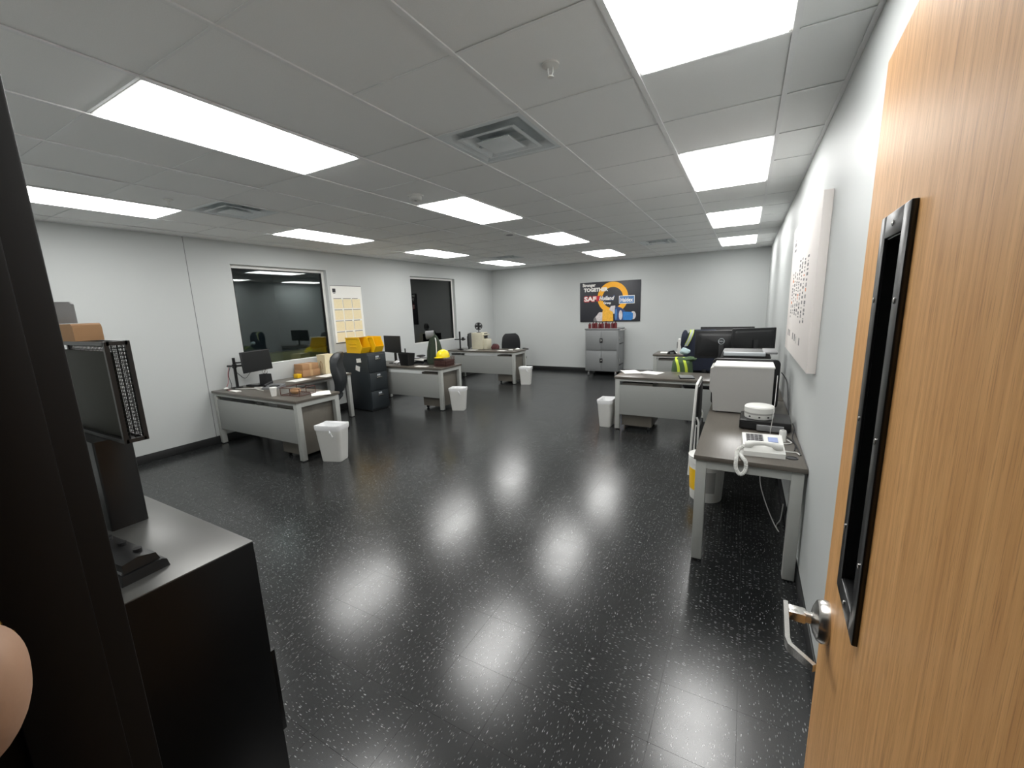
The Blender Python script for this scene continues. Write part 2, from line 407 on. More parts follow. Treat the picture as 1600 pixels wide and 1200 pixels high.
# ---- adjacent room behind the glass
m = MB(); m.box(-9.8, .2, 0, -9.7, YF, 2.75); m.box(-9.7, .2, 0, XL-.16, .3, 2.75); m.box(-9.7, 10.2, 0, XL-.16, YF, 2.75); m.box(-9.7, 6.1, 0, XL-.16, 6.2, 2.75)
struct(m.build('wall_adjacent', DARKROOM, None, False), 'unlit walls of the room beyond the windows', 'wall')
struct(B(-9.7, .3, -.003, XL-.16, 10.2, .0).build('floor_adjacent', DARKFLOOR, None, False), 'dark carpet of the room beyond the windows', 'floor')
def window(n, w, label):
    t = struct(thing('window_%d' % n, label, 'window', (XL-.10, (w[0]+w[1])/2, w[2])))
    hw, h = (w[1]-w[0])/2, w[3]-w[2]; f = .045
    for nm, bx in (('window_frame', (-.03, -hw, 0, .03, -hw+f, h)), ('window_frame', (-.03, hw-f, 0, .03, hw, h)), ('window_frame', (-.03, -hw+f, h-f, .03, hw-f, h)), ('window_frame', (-.03, -hw+f, 0, .03, hw-f, .012))):
        B(*bx, .003).build(nm, WHITE, t)
    for bx in ((-.006, -hw+f, .012, .022, -hw+f+.012, h-f), (-.006, hw-f-.012, .012, .022, hw-f, h-f), (-.006, -hw+f+.012, h-f-.008, .022, hw-f-.012, h-f)):
        B(*bx).build('gasket', BLACK, t)
    B(-.003, -hw+f, .012, .003, hw-f, h-f).build('pane', GLASS, t, False)
    return t
window(1, W1, 'interior window reflecting ceiling lights beside the wall planner')
window(2, W2, 'interior window behind the hard hat and basket desk')
t = struct(B(XL-.60, W1[0]-.1, .0, XL-.30, W1[1]+.3, 1.115, .004).build('trim_3', OAKLEDGE), 'oak panelled counter on the far side of the large window', 'trim')
t = struct(B(XL-.60, W2[0]-.1, .0, XL-.30, W2[0]+.80, 1.12, .004).build('trim_4', OAKLEDGE), 'short oak counter beyond the window behind the hard hat', 'trim')
o = B(-9.69, 3.3, 1.0, -9.66, 4.4, 1.7, .004).build('whiteboard', MGREY); tag(o, 'grey board hung on the wall beyond the window', 'board')

# ---- door
DA = Vector((.203, 1.122)); DD = Vector((-.041, -.999)).normalized(); DW, DH = .915, 2.134
door = struct(thing('door_1', 'oak veneer door standing open with a narrow black vision panel', 'door', (DA.x, DA.y, 0), math.atan2(DD.y, DD.x)))
# local: x = distance from latch edge towards hinge, y: +y = room-corner side, check handedness below
# rotating +x onto (-.04,-1) makes local +y point to world +x (the wall side); the camera sees local y = 0
s0, s1, z0, z1, th = .205, .318, 1.185, 1.80, .045
m = MB(); m.box(0, 0, .012, s0, th, DH); m.box(s1, 0, .012, DW, th, DH); m.box(s0, 0, .012, s1, th, z0); m.box(s0, 0, z1, s1, th, DH)
m.build('leaf', OAK, door, False)
def ring_frame(m, y0, y1, a0, a1, b0, b1, w):
    m.box(a0, y0, b0, a0+w, y1, b1, .002); m.box(a1-w, y0, b0, a1, y1, b1, .002); m.box(a0+w, y0, b0, a1-w, y1, b0+w, .002); m.box(a0+w, y0, b1-w, a1-w, y1, b1, .002)
m = MB(); ring_frame(m, -.008, .001, s0-.032, s1+.032, z0-.032, z1+.032, .036); ring_frame(m, th-.001, th+.008, s0-.032, s1+.032, z0-.032, z1+.032, .036)
m.box(s0+.001, -.004, z0+.001, s0+.006, th+.004, z1-.001); m.box(s1-.006, -.004, z0+.001, s1-.001, th+.004, z1-.001); m.box(s0+.006, -.004, z0+.001, s1-.006, th+.004, z0+.006); m.box(s0+.006, -.004, z1-.006, s1-.006, th+.004, z1-.001)
lf = m.build('vision_frame', BLACKM, door)
for sx, sz in ((s0-.014, z1-.1), (s1+.014, z1-.1), (s0-.014, (z0+z1)/2), (s1+.014, (z0+z1)/2), (s0-.014, z0+.1), (s1+.014, z0+.1), ((s0+s1)/2, z1+.014), ((s0+s1)/2, z0-.014)):
    MB().lathe([(.0045, -.0085), (.0045, -.0095), (.001, -.0105)], (sx, 0, sz), 10, 'y').build('screw', CHROME, lf)
B(s0+.005, .028, z0+.005, s1-.005, .033, z1-.005).build('vision_pane', GLASS, door, False)
h = MB().lathe([(.0, 0), (.046, 0), (.046, -.012), (.042, -.020), (.028, -.027), (.017, -.030), (.0, -.030)], (.082, 0, 1.0), 32, 'y').build('rose', CHROME, door)
lv = MB(); lv.cyl((.082, -.028, 1.0), (.082, -.045, 1.0), .013, seg=16); lv.box(.067, -.074, .990, .097, -.040, 1.012, .003)
pts = [(.060, -.078, 1.0), (.185, -.078, 1.0), (.20, -.074, 1.0), (.235, -.035, .998)]
rg = []
for i, p in enumerate(pts):
    p = Vector(p); d = (Vector(pts[min(i+1, 3)])-Vector(pts[max(i-1, 0)])).normalized(); nrm = Vector((-d.y, d.x, 0))
    hh = .0125 - .0015*i; rg.append([p+nrm*.0045+Vector((0, 0, hh)), p+nrm*.0045-Vector((0, 0, hh)), p-nrm*.0045-Vector((0, 0, hh)), p-nrm*.0045+Vector((0, 0, hh))])
lv.loft(rg); lv.build('lever', CHROME, door, True)
for z in (.2, 1.05, 1.9): MB().cyl((DW+.004, .006, z), (DW+.004, .006, z+.11), .007).build('hinge', CHROME, door)

# ============================================================ CEILING FITTINGS
cols = {0: 'over the printers by the right wall', 1: 'in the middle row of the ceiling', 2: 'over the desks along the window wall'}
rows = {0: 'nearest the doorway', 1: 'second from the doorway', 2: 'third from the doorway', 3: 'nearest the end wall'}
LW, LH = 2*FT, 4*FT
def ceiling_light():
    t = thing('ceiling_light', '', 'ceiling light')
    m = MB(); w = .014
    for bx in ((.012, .012, .012+w, LH-.012), (LW-.012-w, .012, LW-.012, LH-.012), (.012+w, .012, LW-.012-w, .012+w), (.012+w, LH-.012-w, LW-.012-w, LH-.012)): m.box(bx[0], bx[1], -.002, bx[2], bx[3], .05)
    m.box(.012, .012, .05, LW-.012, LH-.012, .054)
    m.build('frame', WHITE, t, False)
    B(.026, .026, -.009, LW-.026, LH-.026, .012).build('diffuser', LAMPM, t, False)  # lens lowered past its frame on purpose, so its glowing sides brighten the ceiling
    return t
proto = ceiling_light()
for ci, lx in enumerate(LX):
    for ri, ly in enumerate(LY):
        t = proto if (ci, ri) == (0, 0) else copy_tree(proto)
        t.location = (lx, ly, ZC)
        tag(t, 'lit ceiling panel light %s, %s' % (cols[ci], rows[ri]), 'ceiling light', 'lit panel lights in the ceiling grid')
AIRG = mat('diffuser_metal', srgb(226, 232, 234), .4, var=.03)
def air_vent():
    t = thing('air_vent', '', 'air vent'); c = FT
    def sq(a, z): return [(c-a, c-a, z), (c+a, c-a, z), (c+a, c+a, z), (c-a, c+a, z)]
    MB().loft([sq(.297, -.001), sq(.262, -.001), sq(.215, .034)], False).build('outer_frame', AIRG, t, False)
    MB().loft([sq(.20, -.008), sq(.178, -.010), sq(.125, .026)], False).build('louver_ring', AIRG, t, False)
    MB().loft([sq(.118, -.016), sq(.11, -.016), sq(.06, .012)], False).build('louver_ring', AIRG, t, False)
    B(c-.108, c-.108, -.020, c+.108, c+.108, -.015, .002).build('centre_plate', AIRG, t)
    m = MB(); m.box(c-.29, c-.29, .036, c+.29, c+.29, .040)
    for s in (-1, 1): m.box(c-.16, c+s*.005, -.006, c+.16, c+s*.008, .036)
    m.build('backing', mat('vent_throat', srgb(205, 212, 214), .6), t, False)
    return t
pv = air_vent()
VL = ['square ceiling air vent in the tiles between two panel lights near the doorway', 'square ceiling air vent above the desk with the monitor arm', 'square ceiling air vent near the end wall above the tool cart side', 'square ceiling air vent near the end wall above the desk fan']
for i, (vx, vy) in enumerate(VENTS):
    t = pv if i == 0 else copy_tree(pv)
    t.location = (vx, vy, ZC); tag(t, VL[i], 'air vent', 'square ceiling air vents')
def sprinkler(x, y, label):
    t = thing('fire_sprinkler', label, 'sprinkler', (x, y, ZC), 0, 'ceiling sprinklers')
    MB().lathe([(.0, .002), (.038, .002), (.038, -.004), (.014, -.012), (.0, -.012)]).build('escutcheon', WHITE, t)
    m = MB(); m.tube([(-.011, 0, -.01), (-.012, 0, -.03), (-.006, 0, -.045), (0, 0, -.048), (.006, 0, -.045), (.012, 0, -.03), (.011, 0, -.01)], .003, 6); m.cyl((0, 0, -.046), (0, 0, -.05), .014, .014); m.build('frame_arms', WHITE, t)
sprinkler(-.81, 1.9, 'small ceiling sprinkler head beside the panel light nearest the printers and doorway')
sprinkler(-4.47, 1.96, 'small ceiling sprinkler head beside the panel light over the monitor arm desk')
sprinkler(-2.86, 8.42, 'small ceiling sprinkler head near the end wall')
t = thing('smoke_detector', 'round white smoke detector on the ceiling beside a panel light', 'smoke detector', (-2.69, 3.15, ZC))
MB().lathe([(0, .002), (.07, .002), (.07, -.01), (.055, -.012), (.055, -.035), (.045, -.045), (0, -.046)]).build('housing', WHITE, t)
MB().lathe([(0, -.0455), (.012, -.0455), (.012, -.049), (0, -.049)]).build('sensor_cap', LGREY, t)
t = thing('ceiling_speaker', 'small ceiling fitting between the middle panel lights', 'ceiling fitting', (-3.0, 5.48, ZC))
MB().lathe([(0, .002), (.09, .002), (.09, -.008), (.075, -.02), (0, -.022)]).build('housing', WHITE, t)
MB().lathe([(0, -.0215), (.05, -.0215), (.05, -.024), (0, -.024)]).build('grille', MGREY, t)

# ============================================================ DESKS
def desk(label, loc, L=1.83, D=.61, rz=0, ped=None, modesty=True, group=None, top=WOOD, name='office_desk', slot=True):
    """local: x along the length, y depth; modesty panel at y = 0 side"""
    t = thing(name, label, 'desk', loc, rz, group); w = .062; H = .74
    B(0, 0, H-.03, L, D, H, .003).build('desktop', top, t)
    for x in (.012, L-.012-w):
        for y in (.012, D-.012-w):
            lg = B(x, y, .012, x+w, y+w, H-.03, .003).build('leg', DGREY, t)
            MB().cyl((x+w/2, y+w/2, 0), (x+w/2, y+w/2, .014), .02).build('foot', BLACK, lg)
    for bx in ((.012+w, .014, L-.012-w, .05), (.012+w, D-.05, L-.012-w, D-.014)): B(bx[0], bx[1], H-.062, bx[2], bx[3], H-.03).build('rail', DGREY, t, False)
    for x in (.014, L-.014-.058): B(x, .012+w, H-.085, x+.058, D-.012-w, H-.03).build('rail', DGREY, t, False)
    if modesty: B(.012+w, .016, .215, L-.012-w, .034, .625, .002).build('modesty_panel', PANEL, t)
    if ped is not None:
        x0 = ped; pb = thing_part('pedestal', t)
        B(x0, .08, .05, x0+.40, D-.03, H-.09, .003).build('cabinet_body', PED, pb)
        for z0_, z1_ in ((.06, .33), (.34, .485), (.495, .64)):
            d = B(x0+.01, D-.03, z0_, x0+.39, D-.012, z1_, .002).build('drawer', PED, pb)
        for cx_ in (x0+.05, x0+.35):
            for cy_ in (.13, D-.09): MB().cyl((cx_-.012, cy_, .025), (cx_+.012, cy_, .025), .025).build('caster', BLACK, pb)
    return t
def thing_part(name, parent):
    o = bpy.data.objects.new(name, None); C.objects.link(o); o.parent = parent; o.empty_display_size = .05; return o
GD = 'desks on the window side'
desk('grey metal desk with dark top carrying the monitor arm and cables', (-6.25, 2.85, 0), ped=1.34, group=GD)
desk('narrow return desk under the large window with cartons and papers', (-5.62, 3.475, 0), 1.19, .62, PI/2, modesty=False, group=GD, name='return_desk', top=WOOD)
desk('grey metal desk with the basket and yellow hard hat', (-6.25, 5.5, 0), ped=1.34, group=GD)
desk('grey metal desk with the small fan and beige box', (-6.25, 8.11, 0), ped=1.34, group=GD)
desk('grey metal desk with papers and jackets behind it', (-1.505, 5.57, 0), ped=.09, group='desks on the printer side')
desk('grey metal desk nearest the tool cart with a white dispenser', (-1.49, 8.2, 0), ped=.09, group='desks on the printer side')
desk('long side table along the wall with the white telephone', (.365, 2.79, 0), 1.86, .6, PI/2, modesty=False, top=WOOD, name='side_table')
desk('short printer table along the wall behind the large grey printer', (.365, 4.68, 0), .86, .6, PI/2, modesty=False, top=WOOD, name='side_table')

# ============================================================ WASTE BINS
def bin_(label, x, y, rz, s=1.0):
    t = thing('waste_bin', label, 'waste bin', (x, y, 0), rz, 'white lined waste bins beside desks'); t.scale = (s*.86, s*.9, s)
    rg = [rsq(.25, .165, .0, .03), rsq(.262, .175, .01, .035), rsq(.33, .23, .37, .04), rsq(.335, .235, .375, .04), rsq(.32, .22, .375, .04), rsq(.31, .21, .36, .035), rsq(.245, .16, .02, .03)]
    MB().loft(rg).build('bin_body', WHITE, t)
    def wob(r, a): return [(p[0]*(1+a*noise.noise(Vector((p[0]*9, p[1]*9, r)))), p[1]*(1+a*noise.noise(Vector((p[0]*8, p[1]*8, r+3)))), p[2]+.012*noise.noise(Vector((p[0]*14, p[1]*14, 5.)))) for p in rsq(*rr)]
    L = []
    for rr, a in (((.333, .234, .335, .04, 7), .05), ((.339, .239, .352, .04, 7), .04), ((.343, .243, .38, .04, 7), .03), ((.338, .238, .390, .04, 7), .03), ((.30, .20, .375, .035, 7), .08), ((.25, .16, .31, .03, 7), .1), ((.16, .1, .28, .03, 7), .1)):
        L.append(wob(rr[2], a))
    MB().loft(L).build('bin_liner', LINER, t)
    MB().tube([(.04, -.121, .345), (.055, -.13, .325), (.065, -.122, .30), (.075, -.118, .28)], [.006, .012, .008, .012], 6).build('liner_knot', LINER, t)
bin_('white waste bin with a bag beside the desk with the monitor arm', -4.17, 3.10, .35, 1.12)
bin_('white waste bin with a bag beside the desk with the hard hat', -4.23, 5.70, .35, 1.0)
bin_('white waste bin with a bag beside the desk with the fan', -4.22, 8.25, .3, 1.0)
bin_('white waste bin with a bag half hidden by the desk with papers', -1.645, 5.72, PI/2, 1.0)

# ============================================================ CHAIRS
def chair(label, loc, rz, high=False, m=LEATHER, arms=True, seat_z=.48, back_top=1.1):
    """local: sitter faces -y, backrest at +y"""
    t = thing('office_chair', label, 'chair', loc, rz, 'black office chairs at the desks')
    MB().loft([rsq(.40, .40, seat_z-.05, .08), rsq(.49, .48, seat_z-.03, .1), rsq(.51, .50, seat_z+.01, .1), rsq(.48, .47, seat_z+.045, .1), rsq(.34, .34, seat_z+.055, .1)]).build('seat', m, t)
    # backrest: rounded slab swept upward with a lumbar curve
    rg = []; n = 12
    for i in range(n+1):
        u = i/n; z = seat_z+.06 + (back_top-seat_z-.06)*u
        w = .44 + .06*math.sin(PI*min(1, u*1.15)) - (.16*max(0, (u-.8)/.2)**2); yy = .22 + .05*u + .03*math.sin(u*2*PI) * (1 if high else .5)
        th = (.105 if high else .045)*(.55+.6*math.sin(PI*(.12+.76*u))) + (.05*math.exp(-((u-.9)/.09)**2) if high else 0)
        rg.append(rsq(w, th, z, min(th/2-.001, .03), 5, 0, yy))
    MB().loft(rg).build('backrest', m, t)
    if arms:
        for s in (-1, 1):
            MB().tube([(s*.22, .05, seat_z-.02), (s*.29, .05, seat_z+.02), (s*.295, .03, seat_z+.18)], .014, 8).build('arm_post', BLACK, t)
            B(s*.30-.035, -.12, seat_z+.18, s*.30+.035, .15, seat_z+.21, .012).build('armrest', BLACK, t)
    B(-.03, .17, seat_z-.03, .03, .235, seat_z+.2, .008).build('back_bracket', BLACK, t)
    MB().lathe([(0, .09), (.028, .09), (.028, .28), (.018, .285), (.018, seat_z-.05), (0, seat_z-.05)]).build('gas_column', BLACK, t)
    B(-.1, -.1, seat_z-.075, .1, .1, seat_z-.045, .006).build('seat_plate', BLACK, t)
    for k in range(5):
        a = 2*PI*k/5+.3; c, s_ = math.cos(a), math.sin(a)
        arm = MB().tube([(0, 0, .10), (.15*c, .15*s_, .095), (.29*c, .29*s_, .065)], [.028, .022, .016], 8).build('base_arm', BLACK, t)
        px, py = .29*c, .29*s_
        w_ = MB(); 
        for q in (-1, 1): w_.cyl((px+q*.006*-s_, py+q*.006*c, .027), (px+q*.022*-s_, py+q*.022*c, .027), .027)
        w_.build('caster', BLACK, arm)
    return t
chair('black leather high-back office chair between the desk with the monitor arm and the cartons', (-5.45, 3.98, 0), -.85, True, back_top=1.14, arms=False)
chair('black task chair behind the desk with the fan', (-4.96, 9.12, 0), .85, False, FABRIC_BLK, back_top=1.06)
chair('black office chair under the navy jacket behind the desk with papers', (-.50, 6.72, 0), 0, False, FABRIC_BLK, back_top=1.24)

# ============================================================ FOREGROUND CABINET AND STACK
t = thing('lateral_file_cabinet', 'black lateral file cabinet beside the doorway carrying a stack of things', 'cabinet', (-1.285, YN+.012, 0))
D_ = .63-YN-.012
B(-.914, 0, .05, 0, D_, 1.026, .002).build('cabinet_body', CABM, t)
B(-.914, 0, 1.026, 0, D_, 1.03, .001).build('top_panel', mat('black_top_lamp_sheen', srgb(96, 96, 94), .33, .45, var=.12, scale=9), t)  # black top painted paler and part metallic to imitate the ceiling light's reflection
B(-.90, .02, 0, -.014, D_-.04, .05).build('plinth', BLACKM, t)
for z0_, z1_, dy in ((.06, .315, 0), (.32, .63, .012), (.635, .99, 0)):
    d = B(-.905, D_-.0005, z0_, -.003, D_+.002+dy, z1_, .001).build('drawer', CABM, t)
    B(-.65, D_+.002+dy, z1_-.07, -.25, D_+.014+dy, z1_-.05, .004).build('handle', CHROME, d)
t = thing('hole_punch', 'black desktop hole punch on the corner of the black cabinet', 'hole punch', (-1.50, .385, 1.03), .08)
MB().prism([(-.055, 0), (.055, 0), (.05, .022), (.04, .028), (-.05, .028)], 'x', -.13, .13).build('base', BLACK, t)
MB().prism([(-.045, .03), (.038, .03), (.03, .052), (-.01, .062), (-.045, .055)], 'x', -.125, .125).build('lever_arm', BLACKM, t)
B(-.12, -.048, .026, .12, -.030, .034, .002).build('guide_rail', MGREY, t)
for q in (-.08, 0, .08): MB().cyl((q, .01, .05), (q, .01, .066), .010).build('punch_head', BLACK, t)
o = tag(MB().loft([rsq(.36, .10, 1.03, .006, 4), rsq(.36, .10, 1.335, .006, 4)]).xf(T(-1.955, .50, 0)).build('storage_case', BLACKM), 'tall matt black case standing behind the hole punch', 'case')
# mesh file box above
t = thing('mesh_file_box', 'black wire mesh file box leaning on top of the black case', 'file box', (-1.85, .50, 1.337))
m = MB()
x0, x1, y0, y1, h_ = -.30, .20, -.005, .045, .315
for x in (x0, x1):
    for y in (y0, y1): m.box(x-.006, y-.006, 0, x+.006, y+.006, h_)
for z in (.006, h_-.006):
    for y in (y0, y1): m.box(x0, y-.006, z-.006, x1, y+.006, z+.006)
    for x in (x0, x1): m.box(x-.006, y0, z-.006, x+.006, y1, z+.006)
m.box(x0, y0, 0, x1, y1, .004); m.build('rim_frame', BLACKM, t, False)
m = MB(); nn = 0
def mesh_grid(m, p0, du, dv, nu, nv, w):
    p0, du, dv = Vector(p0), Vector(du), Vector(dv)
    for i in range(nu+1):
        a = p0+du*(i/nu); m.tube([a, a+dv], w, 4)
    for j in range(nv+1):
        a = p0+dv*(j/nv); m.tube([a, a+du], w, 4)
mesh_grid(m, (x1, y0, .01), (0, y1-y0, 0), (0, 0, h_-.02), 4, 26, .0012)
mesh_grid(m, (x0, y1, .01), (x1-x0, 0, 0), (0, 0, h_-.02), 42, 26, .0012)
o = m.build('mesh_side', BLACKM, t, False); o['kind'] = 'stuff'
B(x0+.02, y0+.010, .006, x1-.045, y0+.018, h_-.03, .004).build('folder', OLIVE, t)
B(x0+.02, y0+.028, .006, x1-.06, y0+.034, h_-.035, .004).build('folder', OLIVE, t)
t = thing('cardboard_box', 'brown cardboard box with rounded corner on top of the mesh file box', 'box', (-1.965, .515, 1.653))
MB().prism([(-.2, 0), (.135, 0), (.135, .04), (.13, .05), (.12, .055), (-.2, .055)], 'y', -.035, .035).build('carton', CARD, t)
B(-.02, -.0362, .03, .02, -.0352, .036).build('tape', PAPER, t)
o = tag(MB().loft([rsq(.08, .08, 1.7095, .012), rsq(.08, .08, 1.775, .012), rsq(.07, .07, 1.783, .012)]).xf(T(-2.08, .515, 0)).build('grey_canister', MGREY), 'grey plastic canister on top of the cardboard box by the doorway', 'canister')

# ============================================================ DESK 1 THINGS
Z = .74
GC = 'small things on the desk with the monitor arm'
t = thing('monitor_mount', 'black monitor pole with crossbar clamped to the cable-strewn desk', 'monitor arm', (-6.14, 3.14, Z))
B(-.05, -.05, 0, .05, .05, .012, .004).build('clamp_base', BLACKM, t); MB().cyl((0, 0, .01), (0, 0, .42), .019).build('pole', BLACKM, t)
MB().cyl((0, 0, .28), (0, 0, .33), .03).build('collar', BLACK, t)
m = MB(); m.tube([(-.1, -.04, .305), (0, 0, .305), (.1, .05, .31), (.17, .12, .31)], .014, 8); m.build('crossbar', BLACKM, t)
MB().tube([(0, 0, .35), (.08, .07, .35), (.17, .13, .33)], .011, 8).build('crossbar', BLACKM, t)
def monitor(label, loc, rz, w=.54, h=.32, stand=None, logo=None, tilt=0):
    """local: screen faces +y, back faces -y; origin at the base of the panel or stand"""
    t = thing('monitor', label, 'monitor', loc, rz); z0_ = stand or 0
    X = Matrix.Rotation(tilt, 4, 'X')
    def P(mb): return mb.xf(T(0, 0, z0_) @ X)
    P(B(-w/2, -.012, 0, w/2, .014, h, .006)).build('panel', BLACK, t)
    P(MB().loft([[(p[0], -.012-.0, p[1]+h/2) for p in rsq(w*.9, h*.82, 0, .03)], [(p[0], -.034, p[1]+h/2) for p in rsq(w*.78, h*.66, 0, .03)]])).build('back_cover', BLACK, t)
    P(B(-w/2+.012, .0138, .014, w/2-.012, .0155, h-.012)).build('screen', SCREENB, t)
    if logo:
        R = Matrix.Rotation(PI/2, 4, 'X')
        lg = P(MB().tube([(.034*math.cos(a*PI/16), -.036, h*.62+.034*math.sin(a*PI/16)) for a in range(33)], .004, 6)).build('logo', SILVER, t)
        me = text_mesh('DELL', .026, SILVER, 'logo_lettering', .0008, align='CENTER'); me.transform(T(0, 0, z0_) @ X @ T(0, -.035, h*.62-.009) @ R); link('logo_lettering', me, lg)
    if stand:
        MB().lathe([(0, 0), (.11, 0), (.11, .008), (.03, .016), (0, .016)], (0, -.02, 0)).build('stand_base', BLACK, t)
        B(-.03, -.06, .01, .03, -.035, stand+h*.5, .006).build('stand_neck', BLACK, t)
    return t
monitor('black monitor with a dark screen held by the pole on the cable-strewn desk', (-5.98, 3.37, .95), -PI/2+.27, .50, .29, tilt=.08)
def cable(label, pts, r=.004, m=BLACK, group=None, name='cable'):
    return tag(MB().tube(pts, r, 6).build(name, m), label, 'cable', group)
def smooth(pts, n=6):
    P = [Vector(p) for p in pts]; out = []
    for i in range(len(P)-1):
        a, b, c, d = P[max(i-1, 0)], P[i], P[i+1], P[min(i+2, len(P)-1)]
        for k in range(n):
            u = k/n; out.append(.5*((2*b)+(c-a)*u+(2*a-5*b+4*c-d)*u*u+(3*b-a-3*c+d)*u**3))
    return out+[P[-1]]
cable('black cable hanging from the monitor pole on the window-side desk', smooth([(-6.2, 3.11, 1.03), (-6.19, 3.07, .92), (-6.17, 3.08, .80), (-6.12, 3.05, .748), (-6.0, 3.03, .746)]), .004)
cable('red cable hanging from the crossbar of the monitor pole', smooth([(-6.22, 3.105, 1.03), (-6.235, 3.09, .95), (-6.21, 3.06, .82), (-6.16, 3.0, .746), (-6.02, 2.98, .745)]), .0035, PINK)
cable('thin black cable looping between pole and monitor back', smooth([(-6.12, 3.15, .95), (-6.05, 3.2, .87), (-6.04, 3.25, .9), (-6.03, 3.33, 1.0)]), .0035)
cable('white cable coiled on the desk below the monitor', smooth([(-6.05, 3.06, .746), (-5.9, 3.09, .748), (-5.78, 3.14, .75), (-5.7, 3.2, .75), (-5.74, 3.25, .75), (-5.82, 3.2, .753), (-5.70, 3.14, .754), (-5.5, 3.12, .746)]), .005, WHITE)
for q, (x, y, c_) in enumerate(((-6.12, 2.98, 'crumpled white paper ball beside the monitor pole'), (-5.86, 2.955, 'white folded receipt among the cables on the desk'))):
    o = tag((MB().ell((x, y, Z+.018), (.045, .03, .017), 10, 6) if q == 0 else B(x-.09, y-.035, Z+.0005, x+.09, y+.035, Z+.012, .003)).jit(.004, 30).build('paper_scrap', PAPER), c_, 'paper')
t = thing('docking_keyboard', 'low black docking box in front of the monitor', 'computer', (-6.0, 3.30, Z), .2)
B(-.11, -.05, 0, .11, .05, .028, .005).build('body', BLACK, t); B(-.09, -.03, .028, .09, .03, .031).build('top_plate', MGREY, t)
t = thing('desk_phone', 'dark grey desk phone lying flat behind the coiled white cable', 'phone', (-5.55, 3.30, Z), .35)
MB().prism([(-.09, 0), (.09, 0), (.09, .05), (-.09, .022)], 'x', -.115, .115).build('phone_body', MGREY, t)
MB().tube([(-.085, -.07, .046), (-.085, -.03, .058), (-.085, .05, .075), (-.085, .08, .074)], [.02, .014, .014, .02], 8).build('handset', BLACK, t)
B(-.02, -.06, .035, .09, .04, .042).build('keypad', BLACK, t)
t = thing('pen_holder', 'black pen holder with scissors beside the desk phone', 'pen holder', (-5.86, 3.385, Z), .2)
MB().loft([rsq(.15, .1, 0, .01), rsq(.135, .09, .17, .01), rsq(.12, .075, .17, .008), rsq(.12, .075, .02, .008)]).build('cup', BLACK, t)
for s in (-1, 1):
    m = MB(); m.tube([(s*.025 + .02*math.cos(a*PI/5), 0, .205+.024*math.sin(a*PI/5)) for a in range(11)], .004, 6); m.cyl((s*.02, 0, .10), (s*.022, 0, .185), .004); m.build('scissor_handle', CHROME, t)
t = thing('wire_paper_tray', 'brown wire paper tray at the corner of the monitor arm desk', 'paper tray', (-4.80, 3.15, Z), .12)
m = MB()
for z in (.006, .095):
    m.tube([(-.16, -.12, z), (.16, -.12, z), (.16, .12, z), (-.16, .12, z), (-.16, -.12, z)], .0045, 6)
for x in (-.16, 0, .16):
    for y in (-.12, .12): m.cyl((x, y, .004), (x, y, .096), .0045, seg=6)
m.build('wire_rim', BROWN, t); m = MB()
for i in range(9): m.cyl((-.16+.04*i, -.12, .006), (-.16+.04*i, .12, .006), .002, seg=5)
m.build('wire_base', BROWN, t)
t = thing('coffee_cup', 'white paper coffee cup beside the wire paper tray', 'cup', (-5.0, 2.96, Z))
MB().lathe([(0, 0), (.028, 0), (.040, .10), (.042, .102), (.038, .102), (.036, .095), (0, .094)]).build('cup_body', PAPER, t); MB().lathe([(.0, .1025), (.042, .1025), (.042, .108), (.034, .113), (0, .113)]).build('lid', WHITE, t)
tag(MB().loft([rsq(.11, .07, Z+.012, .03), rsq(.15, .09, Z+.04, .04), rsq(.12, .07, Z+.07, .03)]).xf(T(-4.85, 3.15, 0)).build('paper_bag', CARD), 'small tan paper bag inside the wire tray', 'bag')
def papers(label, x, y, z, w, d, rz, n=2, mt=PAPER, cat='paper'):
    m = MB()
    for i in range(n): m.xf(Matrix.Identity(4)); b = MB()
    t_ = MB()
    for i in range(n):
        a = random.uniform(-.08, .08); q = MB().box(-w/2, -d/2, i*.0022, w/2, d/2, i*.0022+.0015); q.xf(Rz(a))
        me = bpy.data.meshes.new('x'); q.bm.to_mesh(me); q.bm.free(); t_.bm.from_mesh(me); bpy.data.meshes.remove(me)
    t_.xf(T(x, y, z+.0004) @ Rz(rz)); m.bm.free()
    return tag(t_.build('paper_sheets', mt, None, False), label, cat)
papers('white sheets beside the wire tray at the desk edge', -4.56, 3.29, Z, .22, .28, .9)
# return desk
GR = 'small things on the return desk'
papers('loose white sheets on the return desk nearest the wire tray', -5.83, 3.86, Z, .21, .28, .1)
papers('white sheets on the return desk in front of the cartons', -5.77, 4.32, Z, .21, .28, .2, 3)
papers('white sheets on the end of the return desk behind the chair', -5.75, 4.56, Z, .2, .15, .1, 2)
def carton(label, x0, y0, z0, x1, y1, z1, mt=CARD, tape=True, name='carton'):
    t = thing(name, label, 'box', ((x0+x1)/2, (y0+y1)/2, z0)); w, d, h = (x1-x0)/2, (y1-y0)/2, z1-z0
    B(-w, -d, 0, w, d, h, .003).build('box_body', mt, t)
    if tape: B(-w-.0008, -.022, .004, w+.0008, .022, h+.0008).build('tape', mat('tape_tan', srgb(196, 160, 118), .3), t, False)
    return t
carton('lower brown carton of two on the return desk under the window', -6.24, 4.07, Z, -6.02, 4.38, Z+.105)
carton('upper brown carton of two on the return desk under the window', -6.24, 4.08, Z+.1065, -6.03, 4.37, Z+.20)
carton('small yellow box in front of the brown cartons', -6.13, 3.98, Z, -6.03, 4.055, Z+.06, YELLOW, False, 'small_box')
t = thing('file_organizer', 'cream plastic file organizer standing beside the brown cartons', 'organizer', (-6.04, 4.54, Z), -.1)
MB().prism([(-.085, 0), (.105, 0), (.12, .30), (-.12, .30)], 'y', -.10, .10).build('case', CREAM, t)
